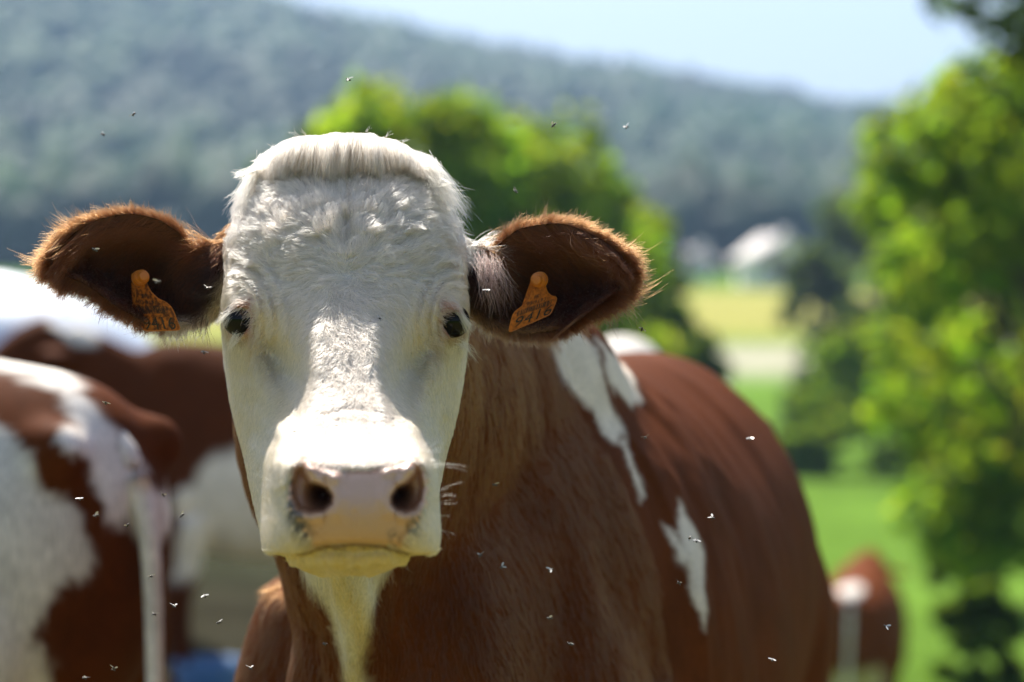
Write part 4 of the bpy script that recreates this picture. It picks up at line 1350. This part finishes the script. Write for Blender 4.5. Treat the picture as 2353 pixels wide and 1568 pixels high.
def water_tank():
    d = 11.2
    gz = float(ground_z(-4.6, d))
    root = empty('water_tank', (-4.6, d, gz))
    tag(root, 'galvanised cylindrical water tank on wheels behind the cows at the left edge', 'water tank')
    zc = .80 - gz; R = .70
    ends = [(math.sin(a), math.cos(a)) for a in np.linspace(0, math.pi / 2, 14)]
    st = [(-2.0 - .7 * p, R * max(q, .01)) for p, q in ends[::-1]] + [(x, R) for x in np.linspace(-1.8, 1.8, 10)] + [(2.0 + 1.1 * p, R * max(q, .01)) for p, q in ends]
    cyl = lambda s, th: np.stack([np.full_like(th, s[0]), np.cos(th) * s[1], zc + np.sin(th) * s[1]], -1)
    link_mesh('tank', np_mesh('tank', *rings(st, cyl, 56)), GALV, root)
    for x in (-1.4, 0, 1.4):
        V, F = rings([(x - .03, R + .003), (x - .03, R + .025), (x + .03, R + .025), (x + .03, R + .003)], cyl, 56)
        link_mesh('band', np_mesh('band', V, F), GALV, root, False)
    link_mesh('filler_cap', np_mesh('filler_cap', *tube([(-.7, 0, zc + .66), (-.7, 0, zc + .80), (-.7, 0, zc + .82)], [.2, .2, .17], 24)), STEEL, root)
    V, F = merge([box(-2.4, 2.4, -.36, -.26, zc - .80, zc - .66), box(-2.4, 2.4, .26, .36, zc - .80, zc - .66), box(-3.8, -2.4, -.05, .05, zc - .79, zc - .67)])
    link_mesh('chassis', np_mesh('chassis', V, F), STEEL, root, False)
    for s in (-1, 1):
        w = link_mesh('wheel', np_mesh('wheel', *tube([(0, s * .56, .30), (0, s * .58, .30), (0, s * .74, .30), (0, s * .76, .30)], [.24, .30, .30, .24], 28)), RUBBER, root)
        link_mesh('rim', np_mesh('rim', *tube([(0, s * .72, .30), (0, s * .77, .30)], [.16, .15], 20)), GALV, w)


water_tank()


def tub(label, u, d, mat, rad, hgt):
    b_ = at(u, d); root = empty('water_tub', b_); tag(root, label, 'tub')
    V, F = rings([(0, rad * .85), (.02, rad * .88), (hgt, rad), (hgt + .02, rad * 1.06), (hgt + .02, rad * .95), (.05, rad * .82)], lambda s, th: np.stack([np.cos(th) * s[1], np.sin(th) * s[1], np.full_like(th, s[0])], -1), 32)
    link_mesh('shell', np_mesh('shell', V, F), mat, root)
    V, F = rings([(hgt * .8, rad * .9), (hgt * .805, rad * .9)], lambda s, th: np.stack([np.cos(th) * s[1], np.sin(th) * s[1], np.full_like(th, s[0])], -1), 32)
    link_mesh('water', np_mesh('water', V, F), GLASS, root)


tub('blue plastic water tub on the ground behind the left cow', 478, 9.0, BLUE, .13, .15)


# ------------------------------------------------------------------ the other cows
HIDE = hide_mat('hide_herd', (260, 260, 40), .4)
HORN = simple_mat('hoof_horn', (.08, .06, .045), .5, .3)
WHITE2 = np.array([.80, .74, .66])


def head_pieces(base, direction, side):
    """small head for cows further off: base at the poll, pointing along direction"""
    d = np.asarray(direction, float); d /= np.linalg.norm(d)
    s = np.asarray(side, float); w = np.cross(d, s)
    prof = [(-.04, .09, .09), (0, .115, .12), (.10, .12, .135), (.20, .105, .125), (.32, .085, .10), (.42, .078, .085), (.49, .080, .08), (.53, .06, .06), (.545, .02, .02)]
    out = rings(prof, lambda q, th: base + d * q[0] + np.cos(th)[:, None] * s * q[1] + np.sin(th)[:, None] * w * q[2] - w * 0, 28)
    ears = []
    for k in (1, -1):
        a = base + d * .06 + s * k * .09
        ears.append(tube([a, a + s * k * .07 + w * 0, a + s * k * .15, a + s * k * .20], [(.03, .03), (.065, .022), (.055, .018), (.01, .008)], 14))
    return [out] + ears


def herd_cow(label, loc, yaw, coat, neck, head_dir, head_side, voxel=.02, tail=True, scale=1.0):
    tw, tl = frame(loc, yaw, scale)
    root = empty('cow', loc, yaw); tag(root, label, 'cow', 'cows of the herd')
    pcs = [torso_piece()] + leg_pieces()
    pcs.append(tube(*spline([(.55, 0, 1.12), (.72, 0, 1.14)] + [n[0] for n in neck], [(.2, .3), (.17, .28)] + [n[1] for n in neck], 5), n=28))
    pcs += head_pieces(np.array(neck[-1][0], float), head_dir, head_side)
    V, F = merge(pcs)
    co, no, fc = remesh(V * scale, F, voxel, 6)
    me = np_mesh('cow_body', co, fc)
    set_col(me, 'coat', coat(co / scale)); set_float(me, 'wet', np.zeros(len(co)))
    link_mesh('body', me, HIDE, root)
    if tail:
        V, F = tube(*spline([(-.76, 0, 1.29), (-.86, 0, 1.25), (-.925, .0, 1.10), (-.94, .01, .80), (-.93, .02, .55), (-.93, .02, .38)], [.030, .024, .016, .013, .022, .010], 6), n=14)
        me = np_mesh('tail', V * scale, F); c2 = get_co(me) / scale
        set_col(me, 'coat', tail_coat(c2)); set_float(me, 'wet', np.zeros(len(c2)))
        link_mesh('tail', me, HIDE, root)
    return root


def tail_coat(c):
    return np.ones((len(c), 3)) * WHITE2


COAT_A = [
    [(0.491, 1.311), (0.576, 1.29), (0.614, 1.254), (0.661, 1.192), (0.697, 1.152), (0.722, 1.112), (0.722, 1.083), (0.712, 1.054), (0.701, 1.058), (0.688, 1.051), (0.679, 1.047), (0.66, 1.014), (0.637, 0.97), (0.632, 0.956), (0.649, 0.954), (0.653, 0.892), (0.641, 0.815), (0.522, 0.84)],
    [(0.683, 1.283), (0.707, 1.272), (0.738, 1.231), (0.769, 1.185), (0.785, 1.138), (0.788, 1.117), (0.769, 1.136), (0.757, 1.123), (0.745, 1.139), (0.731, 1.189), (0.712, 1.235), (0.678, 1.261)],
    [(0.44, 1.43), (0.56, 1.43), (0.63, 1.40), (0.668, 1.345), (0.717, 1.305), (0.766, 1.238), (0.8, 1.179), (0.825, 1.14), (0.812, 1.102), (0.8, 1.08), (0.784, 1.123), (0.761, 1.186), (0.724, 1.251), (0.687, 1.299), (0.651, 1.337), (0.584, 1.358), (0.44, 1.37)],
]


def coat_left(c):       # rear quarters: pale thigh, brown saddle, two white streaks over the rump
    x, y, z = c.T
    n = fbm(c, 7, 11); n2 = fbm(c, 26, 12)
    C = np.ones((len(c), 3)) * BROWN * .9 * (1 + .1 * n[:, None])
    hh = -.866 * x - .5 * y
    jx, jz = hh + .008 * n2, z + .010 * n2
    near = (y > -.35) & (x < .25)
    for k, poly in enumerate(COAT_A):
        m = (1 - smoothstep(-.006, .008, poly_sd(poly, jx, jz))) * near
        C = C * (1 - m[:, None]) + (WHITE2 * (.86 if k == 0 else 1)) * m[:, None]
    m = 1 - smoothstep(.44, .50, z + .04 * n); C = C * (1 - m[:, None]) + WHITE2 * m[:, None]
    return C


def coat_side(c):       # dark brown neck and shoulder, white belly and poll
    x, y, z = c.T
    n = fbm(c, 6, 21); n2 = fbm(c, 20, 22)
    C = np.ones((len(c), 3)) * BROWN * .8 * (1 + .1 * n[:, None])
    jx, jz = x + .05 * n, z + .04 * n
    m = (1 - smoothstep(-.02, .03, jz - np.interp(jx, [-1, .2, .42, .52, .6], [1.05, 1.05, 1.0, .86, .5]))) * (x < .62)
    C = C * (1 - m[:, None]) + WHITE2 * m[:, None]
    m = smoothstep(.84, .88, x) * (1 - smoothstep(1.02, 1.05, x)) * smoothstep(1.40, 1.43, z) * (np.abs(y) < .09); C = C * (1 - m[:, None]) + WHITE2 * m[:, None]
    m = 1 - smoothstep(.50, .58, z); C = C * (1 - m[:, None]) + BROWN * .7 * m[:, None]
    return C


def coat_pale(c):       # mostly white cow
    x, y, z = c.T
    n = fbm(c, 5, 31)
    C = np.ones((len(c), 3)) * WHITE2
    m = smoothstep(.05, .12, n - .15) * (z < 1.2) * (x < .7); C = C * (1 - m[:, None]) + BROWN * m[:, None]
    m = smoothstep(1.50, 1.62, x); C = C * (1 - m[:, None]) + np.array([.55, .36, .30]) * m[:, None]
    return C


def coat_rump(c):       # cow seen from behind: brown hips, white tail-head
    x, y, z = c.T
    n = fbm(c, 6, 41)
    C = np.ones((len(c), 3)) * BROWN * 1.3 * (1 + .1 * n[:, None])
    m = np.exp(-((x + .74) / .13) ** 2 - ((y + .05 * n) / .075) ** 2) * (z > 1.24); m = smoothstep(.35, .5, m)
    C = C * (1 - m[:, None]) + WHITE2 * m[:, None]
    m = (1 - smoothstep(.78, .86, z + .06 * n)) * (np.abs(y) < .2); C = C * (1 - m[:, None]) + np.array([.60, .47, .38]) * m[:, None]
    return C


LEVEL_NECK = [((.90, 0, 1.18), (.13, .21)), ((1.05, 0, 1.22), (.105, .16)), ((1.20, 0, 1.26), (.10, .13))]
gz = lambda x, y: float(ground_z(x, y))
# left neighbour: rear towards us, walking away to the left
herd_cow('brown and white cow cut off by the left edge, hindquarters and tail towards the camera', (-1.36, 4.18, .015), math.radians(150), coat_left, LEVEL_NECK, (.75, 0, -.6), (0, 1, 0), .016)
herd_cow('dark brown cow with white belly standing side-on behind the left cow', (-.72, 9.3, gz(-.72, 9.3) + .02), math.radians(186), coat_side, [((.84, 0, 1.24), (.13, .20)), ((.94, 0, 1.34), (.105, .15)), ((1.02, 0, 1.42), (.09, .11))], (.78, .25, -.57), (.30, -.95, 0), .018)
herd_cow('white cow of which only the poll shows above the front cow\'s back', (.375, 7.24, gz(.375, 7.24) - .09), math.radians(-95), coat_pale, [((.88, 0, 1.26), (.13, .21)), ((.98, 0, 1.42), (.105, .15)), ((1.04, 0, 1.55), (.09, .11))], (.80, 0, -.6), (0, 1, 0), .02)
herd_cow('distant brown cow with white tail-head, seen from behind at the lower right', (2.28, 15.8, gz(2.28, 15.8)), math.radians(78), coat_rump, LEVEL_NECK, (.6, 0, -.8), (0, 1, 0), .022)


# ------------------------------------------------------------------ ear tags
def tag_mat(name, worn):
    m, nt, out = new_mat(name)
    b = nt.nodes.new('ShaderNodeBsdfPrincipled'); b.inputs['Roughness'].default_value = .45; b.inputs['Specular IOR Level'].default_value = .35
    tc = nt.nodes.new('ShaderNodeTexCoord')
    n = nt.nodes.new('ShaderNodeTexNoise'); n.inputs['Scale'].default_value = 260; n.inputs['Detail'].default_value = 6
    nt.links.new(tc.outputs['Object'], n.inputs['Vector'])
    cr = nt.nodes.new('ShaderNodeValToRGB')
    cr.color_ramp.elements[0].position = .42 - .1 * (1 - worn); cr.color_ramp.elements[1].position = .62
    cr.color_ramp.elements[0].color = (.24 - .10 * worn, .055 - .02 * worn, .012, 1); cr.color_ramp.elements[1].color = (.62, .17, .02, 1)
    nt.links.new(n.outputs['Fac'], cr.inputs['Fac']); nt.links.new(cr.outputs['Color'], b.inputs['Base Color'])
    tr = nt.nodes.new('ShaderNodeBsdfTranslucent'); nt.links.new(cr.outputs['Color'], tr.inputs['Color'])
    mx = nt.nodes.new('ShaderNodeMixShader'); mx.inputs['Fac'].default_value = .25
    nt.links.new(b.outputs['BSDF'], mx.inputs[1]); nt.links.new(tr.outputs['BSDF'], mx.inputs[2])
    nt.links.new(mx.outputs['Shader'], out.inputs['Surface'])
    return m


TAG_ORANGE = simple_mat('tag_plastic', (.52, .145, .014), .4, .4, var=.12, scale=90)
INK = simple_mat('tag_ink', (.045, .035, .028), .7, .2, var=.4, scale=400)


def text_flat(body):
    """outline of a line of lettering as triangles, baseline from (0,0), unit height about 0.7"""
    cu = bpy.data.curves.new('lettering', 'FONT'); cu.body = body; cu.resolution_u = 3
    o = bpy.data.objects.new('lettering', cu); COL.objects.link(o)
    dg = bpy.context.evaluated_depsgraph_get(); dg.update()
    me = o.evaluated_get(dg).to_mesh()
    co = get_co(me); me.calc_loop_triangles()
    tri = np.array([tuple(t.vertices) for t in me.loop_triangles], np.int32)
    o.evaluated_get(dg).to_mesh_clear()
    bpy.data.objects.remove(o, do_unlink=True); bpy.data.curves.remove(cu)
    return co, tri


def ear_tag(label, ox, oy, outline, plane, hole, axis_end, texts, bars, mat):
    """outline and lettering measured on the tag itself in zoom units; plane = (d0, dd/du, dd/dv)"""
    sc = .1212
    def uv(p):
        p = np.asarray(p, float); return np.stack([(ox + p[..., 0] * sc) * .9191, (oy + p[..., 1] * sc) * .9191], -1)
    c0 = uv(np.array(outline)).mean(0)
    def pos(p, lift=0.0):
        q = uv(p); d = plane[0] + (q[..., 0] - c0[0]) * plane[1] + (q[..., 1] - c0[1]) * plane[2] - lift
        return P(q[..., 0], q[..., 1], d)
    o = np.array(outline, float)
    # round the outline
    for _ in range(2):
        a, b_ = o, np.roll(o, -1, 0)
        o = np.stack([.88 * a + .12 * b_, .12 * a + .88 * b_], 1).reshape(-1, 2)
    n = len(o); cen = o.mean(0)
    inn = o + (cen - o) / np.linalg.norm(cen - o, axis=1, keepdims=True) * 26
    V = np.concatenate([pos(o, 0), pos(o, .0016), pos(inn, .0016), pos(inn, .0010)])
    i = np.arange(n); j = np.roll(i, -1)
    F = [np.stack([i, j, j + n, i + n], -1), np.stack([i + n, j + n, j + 2 * n, i + 2 * n], -1), np.stack([i + 2 * n, j + 2 * n, j + 3 * n, i + 3 * n], -1)]
    t = link_mesh('ear_tag', np_mesh('ear_tag', V - ORIG, F), TAG_ORANGE, cow, False)
    t['label'] = label
    bm = bmesh.new()
    for lift, ring in ((.0010, inn), (0.0, o)):
        vs = [bm.verts.new(Vector(p)) for p in pos(ring, lift) - ORIG]
        bm.faces.new(vs)
    bmesh.ops.triangulate(bm, faces=bm.faces)
    me = bpy.data.meshes.new('tag_face'); bm.to_mesh(me); bm.free()
    link_mesh('face', me, mat, t, False)
    # button
    a = pos(np.array(hole)); e = pos(np.array(axis_end), .016)
    ax = e - a
    st = [(0, .0085), (.12, .0085), (.14, .0064), (.40, .0064), (.42, .0078), (.55, .0078), (.57, .0056), (.80, .0054), (1.0, .0050), (1.02, .004)]
    V, F = tube([a + ax * q[0] for q in st], [q[1] for q in st], 22)
    link_mesh('button', np_mesh('button', V - ORIG, F), TAG_ORANGE, t, True)
    # print
    Vs, Fs, off = [], [], 0
    for body, org, xe, ye in texts:
        co, tri = text_flat(body)
        w = max(co[:, 0].max(), 1e-3)
        q = np.asarray(org, float) + co[:, :1] / w * np.asarray(xe, float) + co[:, 1:2] / .70 * np.asarray(ye, float)
        Vs.append(pos(q, .00135)); Fs.append(tri + off); off += len(co)
    org, xe, ye, nb, seed = bars
    r = np.random.default_rng(seed); x = 0.0
    while x < 1:
        w = r.choice([.012, .02, .03])
        q = np.array([(x, 0), (min(x + w, 1), 0), (min(x + w, 1), 1), (x, 1)])
        q = np.asarray(org) + q[:, :1] * np.asarray(xe) + q[:, 1:] * np.asarray(ye)
        Vs.append(pos(q, .00135)); Fs.append(np.array([[0, 1, 2], [0, 2, 3]]) + off); off += 4
        x += w + r.choice([.012, .02, .028])
    link_mesh('print', np_mesh('print', np.concatenate(Vs) - ORIG, np.concatenate(Fs)), INK, t, False)


ear_tag('clean orange tag', 1250, 660, [(640, 330), (650, 240), (760, 215), (930, 225), (950, 300), (950, 470), (985, 580), (1060, 650), (1150, 670), (1180, 710), (1165, 790), (1070, 1010), (1010, 1070), (230, 1410), (175, 1400), (190, 1290), (250, 1060), (310, 970), (420, 890), (560, 770), (620, 660), (655, 540)],
        (2.489, 2.0e-4, 1.0e-4), (830, 330), (745, 330),
        [('FR', (700, 725), (105, -35), (14, -72)), ('73 9193', (540, 875), (400, -120), (16, -70)), ('9416', (255, 1330), (790, -300), (80, -215))],
        ((340, 1085), (710, -245), (30, -110), 30, 3), tag_mat('tag_face_clean', 0.0))
ear_tag('worn dirty orange tag', 300, 660, [(225, 280), (235, 205), (300, 185), (520, 250), (545, 330), (560, 410), (640, 570), (790, 710), (960, 790), (1060, 880), (1110, 970), (1180, 1150), (1245, 1320), (1225, 1380), (560, 1395), (480, 1365), (380, 1190), (255, 960), (245, 860), (300, 760), (312, 640), (300, 500), (262, 380)],
        (2.500, -2.0e-4, 1.0e-4), (400, 300), (500, 245),
        [('FR', (450, 705), (130, 0), (-10, -75)), ('73 9193', (390, 830), (370, 0), (-14, -72)), ('9416', (500, 1350), (670, -5), (-70, -255))],
        ((380, 1035), (640, -10), (-50, -160), 30, 4), tag_mat('tag_face_worn', 1.0))

# ------------------------------------------------------------------ flies
FLY = simple_mat('fly_body', (.035, .028, .024), .35, .5, var=.3, scale=300)
m_wing, nt, out = new_mat('fly_wing')
b = nt.nodes.new('ShaderNodeBsdfPrincipled'); b.inputs['Base Color'].default_value = (.72, .70, .66, 1); b.inputs['Roughness'].default_value = .25; b.inputs['Alpha'].default_value = .55
nt.links.new(b.outputs['BSDF'], out.inputs['Surface'])


def fly_meshes():
    st = [(-.0040, .0003), (-.0034, .0009), (-.0020, .0014), (-.0006, .0012), (0, .0009), (.0008, .0013), (.0018, .0014), (.0026, .0008), (.0029, .0010), (.0036, .0011), (.0041, .0003)]
    V, F = tube([(a, 0, 0) for a, _ in st], [q for _, q in st], 10)
    legs = []
    for s in (1, -1):
        for x in (.0002, .0012, .0020):
            legs.append(tube([(x, s * .0008, -.0008), (x + .0003, s * .0024, -.0006), (x - .0004, s * .0032, -.0026)], [.00014, .00012, .0001], 5))
    V, F = merge([(V, F)] + legs)
    body = np_mesh('fly_body', V, F)
    w = []
    for s in (1, -1):
        o = np.array([(.0012, s * .0006), (.0004, s * .0030), (-.0016, s * .0052), (-.0036, s * .0056), (-.0040, s * .0042), (-.0026, s * .0022), (-.0004, s * .0006)])
        z = .0012 + .0010 * np.abs(o[:, 1]) / .005
        v = np.concatenate([np.c_[o, z], np.c_[o, z + .00006]])
        n = len(o); i = np.arange(1, n - 1)
        f = np.concatenate([np.stack([0 * i, i, i + 1], -1), np.stack([0 * i + n, i + 1 + n, i + n], -1)])
        w.append(np_mesh('fly_wing', v, f))
    body.materials.append(FLY); [q.materials.append(m_wing) for q in w]
    return body, w


FB, FW = fly_meshes()


def fly(p, rot, label, scale=1.0, group='flies buzzing round the herd'):
    root = bpy.data.objects.new('fly', None); COL.objects.link(root)
    root.location = p; root.rotation_euler = rot; root.scale = (scale,) * 3; root.empty_display_size = .01
    tag(root, label, 'fly', group)
    o = bpy.data.objects.new('body', FB); COL.objects.link(o); o.parent = root
    for w in FW:
        o = bpy.data.objects.new('wing', w); COL.objects.link(o); o.parent = root


FLIES = [(801, 183, 2.45, 'above the forelock, against the wooded hill'), (307, 263, 2.55, 'high above the left ear, against the hill'), (237, 309, 2.65, 'faint, just left of the one high above the left ear'),
         (1272, 288, 2.42, 'above the right-hand ear, against the bright tree'), (1440, 292, 2.6, 'faint, above the tip of the right-hand ear'), (1185, 440, 2.65, 'between the forelock and the right-hand ear'),
         (1120, 668, 2.44, 'at the root of the right-hand ear'), (218, 575, 2.40, 'on the upper inside of the left ear'), (362, 648, 2.25, 'blurred, beside the button of the worn ear tag'), (476, 662, 2.46, 'at the root of the left ear'),
         (243, 927, 2.44, 'over the shoulder of the dark cow on the left'), (185, 1147, 2.42, 'in front of the left cow, at the edge of its white thigh'), (221, 1185, 2.6, 'blurred, just under the one at the white thigh\'s edge'), (293, 1208, 2.44, 'in front of the white tail stripe of the left cow'),
         (375, 1138, 2.58, 'between the left cow\'s tail and the dark cow'), (418, 1185, 2.5, 'right of the left cow\'s tail, level with the nostrils'), (347, 1325, 2.52, 'on the left cow\'s hanging tail, upper of two'), (355, 1412, 2.52, 'on the left cow\'s hanging tail, lower of two'),
         (400, 1393, 2.43, 'right beside the left cow\'s tail'), (470, 1370, 2.48, 'at the right outline of the left cow\'s haunch'), (503, 1431, 2.44, 'over the bare ground between left cow and front cow'), (261, 1537, 2.43, 'near the bottom edge in front of the left cow, right of two'),
         (195, 1558, 2.46, 'at the very bottom edge in front of the left cow, left of two'), (468, 810, 2.5, 'just below the left ear'), (1483, 1006, 2.43, 'on the brown back below the white band'), (1475, 757, 2.43, 'beside the pale poll above the brown back'),
         (1104, 1276, 2.45, 'right of the chin, upper of two on the neck'), (1155, 1303, 2.45, 'right of the chin, lower of two on the neck'), (1265, 1310, 2.44, 'in the middle of the brown shoulder'), (1263, 1421, 2.46, 'dark, low on the brown shoulder'),
         (1310, 1480, 2.45, 'lowest on the brown shoulder'), (1636, 1190, 2.43, 'just right of the white flank patch'), (1585, 1237, 2.5, 'on the white flank patch, left of two'), (1600, 1243, 2.5, 'on the white flank patch, right of two'),
         (1560, 1340, 2.44, 'left of the lower end of the white flank patch'), (1775, 1517, 2.45, 'low on the belly near the bottom right'), (2037, 1441, 2.43, 'in front of the distant cow at the lower right'), (745, 1480, 2.38, 'on the pale throat below the chin'),
         (575, 1535, 2.42, 'at the edge of the sunlit shoulder low on the left'), (1137, 1115, 2.5, 'tiny, on the neck level with the nostrils'), (1725, 1008, 2.6, 'tiny, over the hip of the front cow')]
rf = np.random.default_rng(44)
for (u, v, d, where) in FLIES:
    fly(P(u, v, d), tuple(rf.uniform(-.7, .7, 2)) + (rf.uniform(0, 6.28),), 'tiny fly ' + where, .78)
ON_FACE = [(682, 1003, 'above the left nostril'), (775, 957, 'on the nose bridge, in the middle of the fold'), (872, 958, 'on the fold of the nose, left of two'), (899, 974, 'on the fold of the nose, right of two'), (797, 800, 'on the sunlit bridge between the eyes'), (868, 742, 'at the right edge of the sunlit bridge'), (662, 1062, 'at the upper rim of the left nostril')]
for (u, v, where) in ON_FACE:
    dd = np.hypot(HEAD['U'] - u, HEAD['V'] - v) + 100 * (HEAD['front'] < .5)
    i, j = np.unravel_index(np.argmin(dd), dd.shape)
    n = Vector(HEAD['N'][i, j]); p = HEAD['W'][i, j] + np.array(n) * .0052
    q = n.to_track_quat('Z', 'Y').to_euler()
    fly(p, (q.x, q.y, q.z + .6), 'tiny dark fly sitting ' + where, .62, 'flies sitting on the cow\'s face')


# ------------------------------------------------------------------ the valley's air
def haze_box():
    x0, x1, y0, y1, z0, z1 = -3400, 3400, -1000, 3300, -80, 330
    V, F = box(x0, x1, y0, y1, z0, z1)
    m, nt, out = new_mat('haze_air')
    pv = nt.nodes.new('ShaderNodeVolumePrincipled')
    pv.inputs['Color'].default_value = (.44, .65, 1.0, 1); pv.inputs['Density'].default_value = .00046; pv.inputs['Anisotropy'].default_value = 0.15
    nt.links.new(pv.outputs['Volume'], out.inputs['Volume'])
    o = link_mesh('haze', np_mesh('haze', V, F), m, None, False)
    tag(o, 'thin blue haze filling the valley air', 'haze', kind='stuff')


haze_box()
